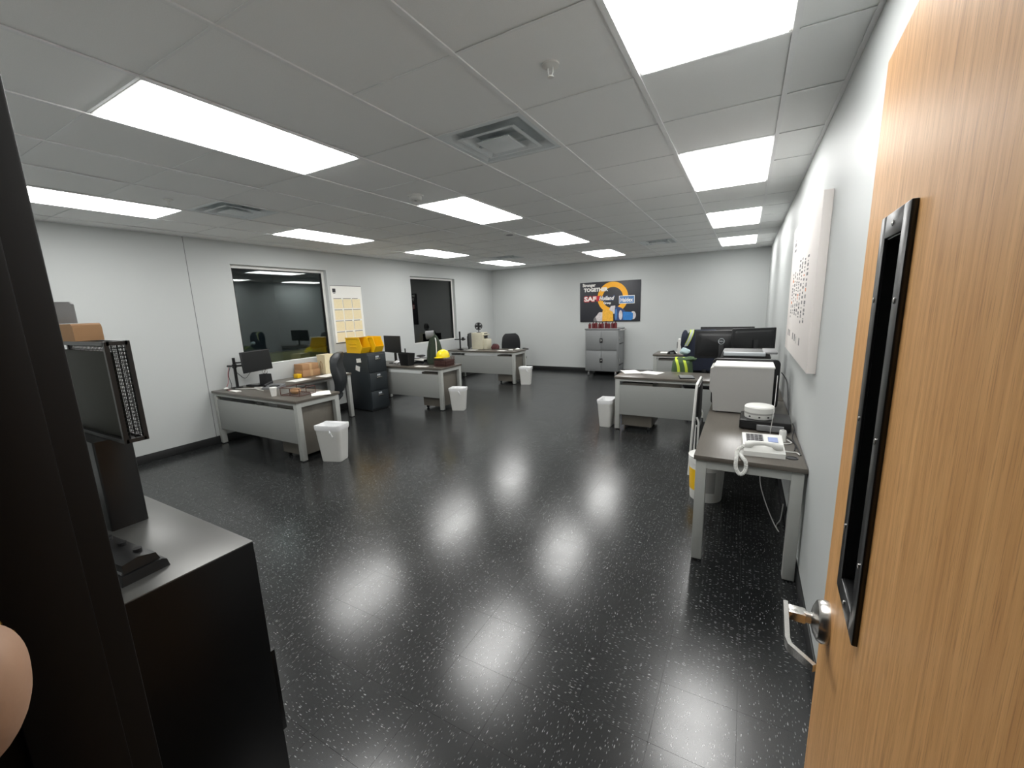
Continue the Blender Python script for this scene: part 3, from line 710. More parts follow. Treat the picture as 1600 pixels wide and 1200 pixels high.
MB().tube(smooth([(-.03, -.102, .08), (-.035, -.104, .16), (0, -.104, .21), (.035, -.104, .16), (.03, -.102, .08)]), .003, 6).build('handle_outline', CARD, t)
MB().prism([(-.121, .298), (.121, .298), (.121, .312), (-.121, .312)], 'y', -.103, .103).build('rim', CREAM, t)

# charcoal cabinet with the yellow bins
t = thing('vertical_file_cabinet', 'charcoal vertical file cabinet under the two yellow bins', 'cabinet', (-5.90, 5.21, 0), -.05)
B(-.345, -.2, .02, .325, .2, 1.02, .003).build('cabinet_body', CAB2, t); B(-.33, -.18, 0, .31, .18, .02).build('plinth', BLACK, t)
for z0_ in (.05, .37, .69):
    d = B(.325, -.19, z0_, .343, .19, z0_+.30, .003).build('drawer', CAB2, t)
    B(.343, -.06, z0_+.21, .362, .06, z0_+.23, .004).build('handle', CHROME, d); B(.343, -.035, z0_+.245, .346, .035, z0_+.275).build('label_holder', SILVER, d)
cab = t
def wallnote(name, x0, z0, x1, z1, parent, y=-.2005, tilt=0):
    return B(x0, y-.001, z0, x1, y, z1).xf(T((x0+x1)/2, 0, (z0+z1)/2) @ Matrix.Rotation(tilt, 4, 'Y') @ T(-(x0+x1)/2, 0, -(z0+z1)/2)).build(name, PAPER, parent, False)
wallnote('note', .04, .86, .16, .93, cab, tilt=-.1); wallnote('note', .0, .71, .11, .80, cab, tilt=.25)
def hopper_bin(label, loc, rz):
    """yellow open-front bin; opening towards +x"""
    t = thing('storage_bin', label, 'bin', loc, rz, 'yellow hopper bins on the charcoal cabinet'); L, Wd, H_ = .42, .185, .265; k = .006
    side = [(-L/2, 0), (L/2-.06, 0), (L/2, .10), (L/2-.07, H_), (-L/2, H_)]
    for s in (-1, 1): MB().prism([(x, z) for x, z in side], 'y', s*Wd/2-(k if s > 0 else 0), s*Wd/2+(0 if s > 0 else k)).build('side_wall', YELLOW, t)
    B(-L/2, -Wd/2+k, 0, L/2-.06, Wd/2-k, k).build('bottom', YELLOW, t, False); B(-L/2, -Wd/2+k, k, -L/2+k, Wd/2-k, H_).build('back_wall', YELLOW, t, False)
    MB().prism([(L/2-.06, 0), (L/2, .10), (L/2-.006, .103), (L/2-.068, k)], 'y', -Wd/2+k, Wd/2-k).build('front_lip', YELLOW, t)
    m = MB()
    for s in (-1, 1):
        m.box(-L/2-.004, s*(Wd/2+.006)-.006, H_-.014, L/2-.066, s*(Wd/2+.006)+.006, H_+.004, .002)
        for z in (.10, .16): m.box(-L/2+.10, s*(Wd/2+.004)-.005, z, L/2-.14, s*(Wd/2+.004)+.005, z+.012, .002)
    m.build('ribs', YELLOW, t); 
    return t
hopper_bin('yellow hopper bin with papers on top, on the cabinet beside the wall planner', (-5.89, 5.10, 1.021), -.05)
hopper_bin('yellow hopper bin with its empty open front, beside the bin with papers', (-5.79, 5.315, 1.021), -.05)
papers('cream sheets lying across the yellow bin', -5.93, 5.10, 1.292, .24, .15, .1, 2, CREAM)
# wall planner
t = thing('wall_planner', 'tall white wall planner with cream squares beside the large window', 'planner', (XL+.001, 5.29, 1.2))
B(0, -.335, 0, .006, .335, .985, .001).build('sheet', PAPER, t, False)
for r in range(4):
    for c in range(3):
        y0_ = -.30+.20*c; z0_ = .77-.175-.195*r
        B(.006, y0_+.004, z0_, .0075, y0_+.186, z0_+.165).build('cell', CREAM, t, False)
        B(.006, y0_+.004, z0_+.168, .0075, y0_+.15+random.uniform(-.02, .04), z0_+.18).build('cell_heading', INKG, t, False)
for c in (1, 2):
    for r in (0, 2): B(.0075, -.305+.2*c, .77-.175-.195*r+.01, .0085, -.301+.2*c, .77-.02-.195*r).build('divider', INKG, t, False)
B(.006, -.30, .875, .0075, -.235, .94).build('logo', INK, t, False); B(.006, -.29, .855, .0075, -.245, .866).build('logo_caption', INKG, t, False)
B(.0, -.335, -.012, .008, .335, 0).build('bottom_strip', INK, t, False); B(.0, -.335, .985, .008, .335, .995).build('top_strip', INKG, t, False)

# ============================================================ DESK 2 THINGS
monitor('black monitor half hidden behind the yellow bins on the hard hat desk', (-5.83, 5.86, Z), PI-.2, .52, .32, .20)
t = thing('file_sorter', 'black slanted file sorter with a marker on the hard hat desk', 'file sorter', (-5.33, 5.68, Z), -.2)
MB().loft([rsq(.24, .13, 0, .01), rsq(.30, .17, .22, .01), rsq(.28, .15, .22, .01), rsq(.22, .11, .02, .01)]).build('case', BLACK, t); MB().cyl((-.05, .02, .02), (-.07, .03, .30), .012).build('marker', BLACK, t)
B(-.12, -.02, .03, .12, -.012, .235).build('divider', BLACK, t)
t = thing('letter_tray_stack', 'stack of grey and black letter trays beside the file sorter', 'paper tray', (-5.19, 5.95, Z), -.1)
for i in range(2):
    z = .055*i; m = MB(); m.box(-.16, -.12, z+.004, .16, .12, z+.008); m.box(-.16, -.12, z, -.153, .12, z+.04); m.box(.153, -.12, z, .16, .12, z+.04); m.box(-.153, .113, z, .153, .12, z+.04)
    for sx in (-.156, .156): m.box(sx-.004, .08, z, sx+.004, .09, z+.056)
    m.build('tray', MGREY if i == 0 else BLACK, t, False)
m = MB(); m.box(-.14, -.1, .064, .14, .1, .08, .003); m.build('paper_stack', PAPER, t)
tag(MB().ell((-5.22, 5.94, Z+.1+.045), (.10, .07, .018), 14, 6).jit(.012, 14).build('baseball_cap', FABRIC_BLK), 'crumpled black cap on the letter trays', 'cap')
papers('white round-cornered sheet at the front of the hard hat desk', -4.93, 5.62, Z, .24, .12, .1, 2)
tag(B(-4.64, 5.585, Z, -4.60, 5.605, Z+.006, .002).build('eraser', WHITE), 'small white eraser at the front edge of the hard hat desk', 'eraser')
t = thing('wire_basket', 'dark brown wire basket holding the yellow hard hat', 'basket', (-4.565, 5.80, Z), .1)
m = MB(); w, d, h = .125, .15, .15
for z in (.005, .05, .1, h): m.tube([(-w, -d, z), (w, -d, z), (w, d, z), (-w, d, z), (-w, -d, z)], .0035, 6)
for i in range(9):
    for s in (-1, 1): m.cyl((-w+w/4*i, s*d, 0), (-w+w/4*i, s*d, h), .0028, seg=6); m.cyl((s*w, -d+d/4*i, 0), (s*w, -d+d/4*i, h), .0028, seg=6)
m.build('wire_cage', BROWN, t); B(-w+.005, -d+.005, .004, w-.005, d-.005, .01).build('base_panel', BROWN, t)
B(-w+.006, -d+.006, .012, w-.006, d-.006, .10, .01).build('cloth_lining', mat('brown_cloth', srgb(70, 44, 40), .9), t)
def hard_hat(label, x, y, z, rz):
    t = thing('hard_hat', label, 'hard hat', (x, y, z), rz)
    prof = [(.0, .135), (.035, .131), (.065, .118), (.088, .096), (.104, .064), (.112, .03), (.114, .002), (.107, .002), (.1, .05), (.08, .09), (0, .125)]
    MB().lathe([(r, zz) for r, zz in prof], (0, 0, 0), 28).xf(Matrix.Scale(1.15, 4, (1, 0, 0))).build('shell', YELHAT, t)
    m = MB(); a0 = [(.12*1.05*math.cos(a), .112*math.sin(a)) for a in [(-.9+1.8*i/10) for i in range(11)]]
    a1 = [(.175*math.cos(a*.75), .105*math.sin(a)) for a in [(-.9+1.8*i/10) for i in range(11)]]
    m.loft([[(x_, y_, .004) for x_, y_ in a0+a1[::-1]], [(x_, y_, .010) for x_, y_ in a0+a1[::-1]]]); m.build('peak', YELHAT, t)
    MB().tube([(-.095, 0, .095), (-.05, 0, .130), (0, 0, .137), (.05, 0, .130), (.095, 0, .095)], .006, 8).build('ridge', YELHAT, t)
hard_hat('yellow hard hat resting on the brown wire basket', -4.575, 5.78, Z+.152, -PI/2)
t = thing('green_bag', 'dark green upright bag with a grey rolled top on the hard hat desk', 'bag', (-4.87, 5.93, Z+.008), .3)
MB().loft([rsq(.24, .16, 0, .05), rsq(.29, .19, .08, .07), rsq(.27, .18, .24, .07), rsq(.21, .15, .38, .06), rsq(.14, .10, .48, .04), rsq(.08, .07, .53, .025)]).jit(.012, 12).build('bag_body', GREENC, t)
MB().cyl((-.14, -.02, .52), (-.0, .02, .535), .075, .07, 20).jit(.004, 20).build('rolled_top', MGREY, t); MB().cyl((-.002, .019, .535), (.006, .021, .536), .055, .055, 20).build('roll_end', GREENC, t)
MB().tube(smooth([(.03, -.03, .49), (.06, -.07, .42), (.07, -.09, .3), (.06, -.085, .15)]), [.009]*19, 8).build('strap', PAPER, t)
MB().tube(smooth([(-.03, -.06, .42), (-.06, -.085, .30), (-.07, -.095, .12)]), .008, 8).build('strap', BLACK, t)
t = thing('crumpled_wrap', 'crumpled clear plastic wrap at the left of the file sorter', 'wrap', (-5.58, 5.68, Z+.012)); MB().ell((0, 0, .03), (.06, .05, .03), 12, 8).jit(.03, 28).build('wrap', LINER, t)

# ============================================================ DESK 3 THINGS
t = thing('monitor_stand_pole', 'black pole with clamps for the monitor on the desk with the fan', 'monitor arm', (-6.0, 8.28, Z))
B(-.06, -.05, 0, .06, .05, .012, .004).build('clamp_base', BLACKM, t); MB().cyl((0, 0, .01), (0, 0, .44), .02).build('pole', BLACKM, t)
MB().tube([(-.14, -.02, .25), (0, 0, .25), (.12, .06, .25)], .015, 8).build('crossbar', BLACKM, t); B(.05, .0, .22, .09, .06, .30, .006).build('clamp', BLACK, t)
monitor('dark monitor edge-on beside the beige box', (-5.80, 8.40, Z+.03), -1.1, .50, .36)
t = thing('beige_machine', 'beige boxy machine with the small fan on top', 'machine', (-5.56, 8.50, Z), .06)
B(-.16, -.14, .006, .14, .14, .40, .012).build('housing', BEIGE, t); B(.14, -.11, .006, .24, .13, .24, .01).build('front_step', BEIGE, t); B(.14, -.05, .26, .155, .10, .38, .004).build('dark_slot', BLACK, t); B(.14, -.10, .335, .20, .12, .36, .004).build('hood', BEIGE, t)
for x in (-.12, .1):
    for y in (-.1, .1): MB().cyl((x, y, 0), (x, y, .008), .012).build('foot', BLACK, t)
t = thing('desk_fan', 'small black desk fan on top of the beige machine', 'fan', (-5.57, 8.47, Z+.401), .5)
MB().lathe([(0, 0), (.055, 0), (.055, .008), (.02, .014), (0, .014)]).build('fan_base', BLACK, t); MB().cyl((0, 0, .01), (0, .01, .08), .009).build('stem', BLACK, t)
g = MB()
for yy in (-.025, .025): g.tube([(.085*math.cos(a*PI/12), yy, .15+.085*math.sin(a*PI/12)) for a in range(25)], .006, 6)
for k in range(16):
    a = k*PI/8; g.tube([(.0, -.04, .15), (.05*math.cos(a), -.036, .15+.05*math.sin(a)), (.085*math.cos(a), -.025, .15+.085*math.sin(a)), (.085*math.cos(a), .025, .15+.085*math.sin(a)), (.03*math.cos(a), .04, .15+.03*math.sin(a))], .0032, 4)
g.build('guard', BLACK, t); MB().lathe([(0, .01), (.032, .01), (.036, .05), (.025, .075), (0, .08)], (0, 0, .15), 16, 'y').build('motor', BLACK, t)
for k in range(4):
    a = k*PI/2; MB().prism([(.012*math.cos(a), .15+.012*math.sin(a)), (.072*math.cos(a-.6), .15+.072*math.sin(a-.6)), (.078*math.cos(a), .15+.078*math.sin(a)), (.076*math.cos(a+.45), .15+.076*math.sin(a+.45))], 'y', -.008, -.004).build('blade', BLACK, t)
t = thing('red_pouch', 'dark red pouch beside the beige machine', 'pouch', (-5.14, 8.50, Z+.009), .2); MB().loft([rsq(.17, .11, 0, .04), rsq(.2, .13, .05, .05), rsq(.14, .1, .10, .04), rsq(.07, .05, .12, .02)]).jit(.014, 18).build('pouch_body', mat('dusky_red_cloth', srgb(84, 44, 46), .8), t); MB().tube(smooth([(-.05, -.06, .1), (0, -.08, .13), (.05, -.06, .1)]), .006, 6).build('handle', BLACK, t)
papers('white sheets in front of the beige machine', -5.63, 8.24, Z, .24, .16, .1)
papers('grey-white sheet on the desk with the fan near its free end', -4.82, 8.25, Z, .2, .14, -.1, 1)
t = thing('computer_mouse', 'white computer mouse at the free end of the desk with the fan', 'mouse', (-4.60, 8.27, Z), .6); MB().ell((0, 0, .012), (.055, .032, .02), 14, 8).xf(T(0, 0, .006)).build('shell', WHITE, t); B(-.03, -.003, .034, -.012, .003, .040, .001).build('wheel', MGREY, t)
tag(MB().ell((0, 0, .02), (.06, .04, .02), 12, 6).jit(.012, 25).xf(T(-4.50, 8.42, Z+.004)).build('crumpled_tissue', PAPER), 'crumpled white tissue at the corner of the desk with the fan', 'tissue')
tag(MB().ell((-5.93, 8.20, Z+.018), (.06, .04, .016), 10, 6).jit(.008, 30).build('cable_bundle', BLACK), 'small tangle of black cable at the foot of the pole', 'cable')

# ============================================================ END WALL
t = thing('tool_cart', 'grey metal tool cart on casters below the banner', 'tool cart', (-2.95, 10.02, 0))
w, d = .40, .27
B(-w, -d, .12, w, d, 1.12, .012).build('cart_body', TOOLG, t)
for z0_, z1_ in ((.16, .60), (.64, 1.08)):
    for s in (-1, 1):
        dr = B(min(s*.004, s*(w-.03)), -d-.014, z0_, max(s*.004, s*(w-.03)), -d+.001, z1_, .004).build('door', TOOLG, t)
    lt_ = B(-.035, -d-.022, (z0_+z1_)/2-.055, .035, -d-.013, (z0_+z1_)/2+.055, .006).build('latch', BLACK, t); B(-.012, -d-.03, (z0_+z1_)/2-.03, .016, -d-.021, (z0_+z1_)/2+.02, .003).build('latch_handle', CHROME, lt_)
B(-w-.012, -d-.012, 1.115, w+.012, d+.012, 1.14, .008).build('top_tray', TOOLG, t)
for x in (-w+.07, w-.07):
    for y in (-d+.07, d-.07):
        cst = B(x-.025, y-.03, .075, x+.025, y+.03, .125, .004).build('caster_fork', CHROME, t); MB().cyl((x-.016, y, .045), (x+.016, y, .045), .045, seg=20).build('caster_wheel', MGREY, cst)
for z in (.35, .85):
    B(w-.001, -.16, z-.09, w+.012, .16, z-.06, .003).build('side_hinge_strip', BLACK, t); B(w, -.2, z, w+.012, -.16, z+.07, .003).build('side_latch', CHROME, t)
MB().tube([(w+.01, -.2, 1.10), (w+.06, -.2, 1.10), (w+.06, .2, 1.10), (w+.01, .2, 1.10)], .011, 8).build('push_handle', CHROME, t)
for i in range(9):
    x = -3.27+.078*i; hgt = .135+.015*((i*7) % 3)
    t = thing('red_spray_can', 'small dark red can in the row on top of the grey tool cart', 'can', (x, 9.86+.03*(i % 2), 1.14), 0, 'dark red cans on the tool cart')
    MB().lathe([(0, 0), (.036, 0), (.036, hgt*.72), (.022, hgt*.8), (0, hgt*.8)], seg=14).build('can_body', DKRED, t); MB().lathe([(0, hgt*.8), (.014, hgt*.8), (.014, hgt), (0, hgt)], seg=12).build('cap', mat('dull_red', srgb(92, 44, 46), .5) if i % 2 else BLACK, t)
# banner
BW, BH = 1.49, .97
ban = thing('banner_sign', 'black printed company banner with an orange ring on the end wall', 'banner', (-3.68, YF-.001, 1.275))
B(0, -.02, 0, BW, 0, BH, .002).build('board', BANNER, ban)
RX = Matrix.Rotation(PI/2, 4, 'X')
LAY = [0]
def yl(): LAY[0] += 1; return -.0202-.0004*LAY[0]
def bshape(name, polys, m, base=None):
    y = base if base is not None else yl(); mb = MB()
    for p in polys: mb.prism([(u*BW, (1-v)*BH) for u, v in p], 'y', y, y-.0004)
    return mb.build(name, m, ban, False)
cu, cv, ro, ri = .555*BW, (1-.40)*BH, .375, .25
y = yl(); n = 64; mb = MB()
for k in range(n):
    a, b = 2*PI*k/n, 2*PI*(k+1)/n
    mb.prism([(cu+ro*math.cos(a), cv+ro*math.sin(a)), (cu+ro*math.cos(b), cv+ro*math.sin(b)), (cu+ri*math.cos(b), cv+ri*math.sin(b)), (cu+ri*math.cos(a), cv+ri*math.sin(a))], 'y', y, y-.0004)
mb.build('ring', ORANGE, ban, False)
def btext(txt, u0, u1, v0, v1, m, bold=0, shear=0, name='lettering', cap=.72):
    H_ = (v1-v0)*BH; me = text_mesh(txt, H_/cap, m, name, bold, shear)
    xs_ = [v.co.x for v in me.vertices]; w_ = max(xs_)-min(xs_); me.transform(Matrix.Scale((u1-u0)*BW/w_, 4, (1, 0, 0)) @ T(-min(xs_), 0, 0))
    me.transform(T(u0*BW, yl(), (1-v1)*BH) @ RX); return link(name, me, ban)
btext('Stronger', .045, .27, .03, .105, PAPER, .005)
btext('TOGETHER', .065, .48, .145, .23, PAPER, .007)
bshape('red_slash', [[(.275, .48), (.30, .345), (.36, .345), (.335, .48)]], RED); btext('SAF', .064, .293, .35, .48, RED, .016)
btext('SAF', .072, .285, .36, .47, PAPER, .006)
btext('Holland', .322, .592, .352, .462, PNAVY, .014, .3); btext('Holland', .33, .585, .36, .455, PAPER, .004, .3)
btext('Group', .405, .53, .50, .555, PAPER, .003)
bshape('blue_box_border', [[(.66, .56), (.66, .365), (.91, .365), (.91, .56)]], PAPER)
bshape('blue_box', [[(.668, .548), (.668, .378), (.902, .378), (.902, .548)]], PBLUE)
btext('Haldex', .685, .885, .415, .515, PAPER, .003)
def ell_poly(u, v, ru, rv, n=20): return [(u+ru*math.cos(2*PI*k/n), v+rv*math.sin(2*PI*k/n)) for k in range(n)]
b0 = yl()
bshape('product_picture', [[(.235, .93), (.27, .86), (.30, .88), (.31, .99), (.24, .99)]], INKG, b0)
bshape('product_picture', [[(.27, .88), (.33, .76), (.40, .76), (.41, .99), (.30, .99)]], PGREY, yl())
bshape('product_picture', [[(.50, .70), (.53, .61), (.60, .60), (.60, .80), (.50, .82)]], PGREY, yl())
bshape('product_picture', [[(.385, .99), (.39, .72), (.44, .68), (.50, .70), (.565, .76), (.57, .99)]], PYEL, yl())
bshape('product_picture', [[(.59, .97), (.595, .66), (.63, .62), (.70, .66), (.76, .73), (.78, .97)]], PNAVY, yl())
bshape('product_picture', [ell_poly(.69, .84, .03, .12)], PGREY, yl())
bshape('product_picture', [ell_poly(.615, .82, .02, .14)], PBLUE, yl())
bshape('product_picture', [ell_poly(.89, .85, .045, .10)], PGREY, yl())
bshape('product_picture', [[(.73, .76), (.86, .77), (.89, .80), (.89, .93), (.86, .97), (.73, .96)]], PBLUE2, yl())

# ============================================================ RIGHT: desks with jackets
monitor('black monitor back with a round silver logo on the desk with papers', (-.25, 5.92, Z), .10, .60, .35, .24, logo=True)
monitor('black monitor angled towards the wall beside the logo monitor', (.10, 5.88, Z), .5, .52, .28, .34)
monitor('wide black monitor on the desk nearest the tool cart', (-.28, 8.50, Z), 0, .86, .34, .15)
papers('spread white sheets on the desk with the jackets', -1.38, 5.98, Z, .22, .3, .5, 4)
papers('second pile of white sheets on the desk with the jackets', -1.10, 6.0, Z, .22, .28, 1.2, 2)
t = thing('desk_calculator', 'dark tablet lying on the desk with the jackets', 'tablet', (-.62, 5.76, Z), .2); B(-.09, -.12, 0, .09, .12, .012, .004).build('slab', BLACK, t); B(-.08, -.11, .012, .08, .11, .0135).build('glass_face', MGREY, t)
def jacket(label, loc, w, dth, z0_, z1_, mt, bands, name='jacket', cat='jacket'):
    t = thing(name, label, cat, loc); rg = []; n = 14
    def ring(u, grow=0):
        z = z0_+(z1_-z0_)*u; sh = 1-.45*max(0, (u-.78)/.22)**2; fl_ = 1+.12*(1-u)
        r = rsq(w*sh*fl_+grow*2, dth*fl_*(1-.3*max(0, (u-.8)/.2))+grow*2, z, min(dth*.42, .05), 7)
        out = []
        for p in r:
            q = Vector(p); nn_ = noise.noise(Vector((q.x*13, q.y*13, q.z*5)))*.018; l = Vector((q.x, q.y, 0)).length or 1
            out.append((q.x*(1+nn_/l), q.y*(1+nn_/l), q.z))
        return out
    MB().loft([ring(i/n) for i in range(n+1)]).build('cloth_body', mt, t)
    return t, ring
t, ring = jacket('navy work jacket with a reflective shoulder stripe hung on the chair', (-.53, 6.99, .0), .52, .15, .66, 1.275, NAVY, None)
for s, mt_, wd_ in ((0, LIME, .028), (1, SILVER, .02)):
    for dx in (0,):
        pts_ = smooth([(-.17, .0, 1.275), (-.165, -.085, 1.23), (-.20, -.102, 1.12), (-.245, -.09, 1.03)]) if True else []
        m = MB(); rgs = []
        for p in pts_:
            p = Vector(p); rgs.append([p+Vector((wd_, -.004-.002*s, .006)), p+Vector((wd_, .006, .0)), p+Vector((-wd_, .006, -.0)), p+Vector((-wd_, -.004-.002*s, -.006))])
        m.loft(rgs); m.build('reflective_stripe', mt_, t)
MB().ell((-.265, -.02, 1.10), (.06, .09, .17), 14, 10).jit(.01, 12).build('sleeve', NAVY, t)
t, ring = jacket('green safety vest with lime stripes draped over the chair arm behind the desk', (-.77, 6.55, 0), .26, .20, .60, .90, VESTG, None, 'safety_vest', 'vest')
for x in (-.045, .06):
    m = MB(); rgs = []
    for p in smooth([(x-.035, .0, .905), (x-.02, -.09, .86), (x+.01, -.115, .76), (x+.02, -.122, .62)]):
        p = Vector(p); rgs.append([p+Vector((.018, -.005, 0)), p+Vector((.018, .008, 0)), p+Vector((-.018, .008, 0)), p+Vector((-.018, -.005, 0))])
    m.loft(rgs); m.build('reflective_stripe', LIME, t)
MB().ell((.1, -.02, .885), (.10, .08, .035), 14, 8).jit(.012, 14).build('folded_collar', VESTG, t)
tag(MB().ell((-.76, 6.72, .97), (.075, .06, .05), 16, 10).jit(.03, 14).build('folded_cloth', PALEBLUE), 'pale blue folded cloth between the jacket and the safety vest', 'cloth')
t = thing('towel_dispenser', 'white cylindrical dispenser on the desk nearest the tool cart', 'dispenser', (-1.0, 8.42, Z)); MB().lathe([(0, 0), (.085, 0), (.08, .27), (.065, .285), (0, .285)]).build('canister', WHITE, t); B(-.095, -.03, .10, -.078, .03, .22, .006).build('handle', MGREY, t); MB().lathe([(0, .285), (.03, .285), (.025, .31), (0, .31)]).build('knob', LGREY, t)
papers('white sheets on the desk nearest the tool cart', -1.25, 8.52, Z, .3, .22, .1, 3)
t = thing('black_gadget', 'small black wedge beside the white dispenser', 'gadget', (-1.17, 8.33, Z), .2); MB().prism([(-.09, 0), (.09, 0), (.04, .07), (-.05, .05)], 'y', -.05, .05).build('wedge', BLACK, t); B(-.03, -.052, .01, .03, -.05, .04).build('face', MGREY, t)

# ============================================================ SIDE TABLE THINGS
t = thing('large_printer', 'large light grey printer with a black rear frame on the side table', 'printer', (0, 4.0, Z))
MB().prism([(-.205, .012), (.232, .012), (.232, .40), (-.205, .40), (-.24, .385), (-.24, .20), (-.218, .17)], 'y', 0, .34).build('housing', LGREY, t, False)
MB().prism([(-.215, .40), (.238, .40), (.236, .412), (-.212, .412)], 'y', -.003, .345).build('top_cover', WHITE, t, False)
B(-.243, .05, .22, -.236, .075, .37, .003).build('grip_recess', BLACK, t)
MB().loft([[(p[0], .345, p[1]+.21) for p in rsq(.54, .44, 0, .04, 5, .025)], [(p[0], .40, p[1]+.21) for p in rsq(.54, .44, 0, .04, 5, .025)]]).build('rear_frame', BLACK, t)
for x in (-.17, .2):
    for y in (.04, .30): MB().cyl((x, y, 0), (x, y, .014), .014).build('foot', BLACK, t)
t = thing('black_printer', 'black multifunction printer with a silver front strip behind the large grey printer', 'printer', (.02, 4.72, Z))
MB().loft([rsq(.42, .42, 0, .03, 5, 0, .2), rsq(.43, .43, .34, .04, 5, 0, .2), rsq(.42, .42, .36, .04, 5, 0, .2)]).build('housing', BLACK, t)
MB().loft([rsq(.43, .40, .362, .04, 5, 0, .21), rsq(.44, .41, .40, .04, 5, 0, .21), rsq(.40, .38, .45, .04, 5, 0, .21)]).build('scanner_lid', BLACK, t)
B(-.19, -.012, .415, .17, .03, .452, .006).build('silver_strip', SILVER, t); B(-.17, -.016, .36, .16, .0, .385, .004).build('paper_slot', mat('dark_green_slot', srgb(34, 52, 44), .4), t); B(.15, .02, .435, .27, .40, .455, .006).build('output_tray', MGREY, t)
B(-.18, -.02, .30, .18, .0, .345, .004).build('front_tray', BLACK, t)
t = thing('flat_black_device', 'flat black electronic box under the round white device', 'electronics', (.175, 3.66, Z), -.03)
B(-.165, -.15, .008, .165, .15, .075, .008).build('case', BLACKM, t); B(-.05, -.175, .008, .12, -.149, .05, .004).build('front_tray', MGREY, t); B(-.15, -.152, .02, -.06, -.1495, .06).build('front_panel', BLACK, t)
for x in (-.14, .14):
    for y in (-.12, .12): MB().cyl((x, y, 0), (x, y, .01), .012).build('foot', BLACK, t)
t = thing('round_white_device', 'round white device with small dark ports on the flat black box', 'electronics', (.135, 3.64, Z+.0755))
MB().lathe([(0, 0), (.095, 0), (.098, .006), (.098, .04), (.095, .043), (.1, .047), (.1, .083), (.092, .092), (.05, .096), (0, .096)], seg=40).build('housing', WHITE, t); MB().lathe([(.0955, .033), (.0988, .033), (.0988, .047), (.0955, .047)], seg=40).build('seam_band', LGREY, t)
for a in (-2.25, -1.57, -.95): B(-.006, -.003, .014, .006, .003, .024).xf(T(.098*math.cos(a), .098*math.sin(a), 0) @ Rz(a+PI/2)).build('port', BLACK, t, False)
t = thing('office_telephone', 'white corded office telephone at the end of the side table', 'telephone', (.145, 3.03, Z), .06); t.scale = (1.07, 1.07, 1.07)
MB().prism([(-.11, 0), (.12, 0), (.12, .075), (.10, .08), (-.10, .035), (-.11, .028)], 'x', -.105, .105).build('phone_base', WHITE, t)
SL = math.atan2(.045, .20)
def on_slope(mb): return mb.xf(T(0, -.10, .0355) @ Matrix.Rotation(SL, 4, 'X'))
on_slope(B(-.085, .085, .0, .005, .19, .004, .001)).build('keypad_panel', MGREY, t)
for i in range(4):
    for j in range(5): on_slope(B(-.082+.0215*i, .09+.0195*j, .004, -.066+.0215*i, .104+.0195*j, .008, .001)).build('key', mat('dark_key', srgb(88, 86, 88), .5), t)
on_slope(B(.03, .11, .0, .08, .165, .003)).build('display', LCD, t)
hs = on_slope(MB().tube([(-.098, .03, .014), (-.075, .03, .018), (-.05, .03, .028), (0, .03, .032), (.04, .03, .028), (.065, .03, .018), (.092, .03, .014)], [.017, .022, .015, .013, .015, .022, .017], 12)).build('handset', WHITE, t)
pts_ = smooth([(-.1, -.075, .05), (-.135, -.13, .035), (-.145, -.20, .02), (-.148, -.236, .005), (-.146, -.244, -.035), (-.125, -.246, -.07), (-.10, -.245, -.045), (-.10, -.236, .003), (-.115, -.20, .016), (-.12, -.14, .014), (-.11, -.09, .014)], 5)
P = []; nturn = 60; L = len(pts_)-1
for k in range(nturn*8):
    u = k/(nturn*8-1)*L; i = min(int(u), L-1); p = pts_[i].lerp(pts_[i+1], u-i); d = (pts_[i+1]-pts_[i]).normalized()
    a = d.cross(Vector((0, 1, .01))).normalized() if abs(d.y) < .95 else d.cross(Vector((1, 0, 0))).normalized(); b_ = d.cross(a); P.append(p+(a*math.cos(k*PI/4)+b_*math.sin(k*PI/4))*.008)
MB().tube(P, .0036, 5).build('coiled_cord', WHITE, t)
t = thing('white_bottle', 'small white cylinder standing among the cables behind the telephone', 'adapter', (.27, 3.30, Z)); MB().lathe([(0, 0), (.021, 0), (.021, .072), (.018, .08), (0, .08)]).build('body', WHITE, t); MB().lathe([(0, .08), (.012, .08), (.012, .083), (0, .083)]).build('cap', LGREY, t)
t = thing('desk_grommet', 'dark cable grommet in the table top near the telephone', 'grommet', (.30, 2.96, Z)); MB().lathe([(0, 0), (.034, 0), (.033, .004), (.026, .004), (.025, .002), (0, .002)]).build('ring', BLACK, t)
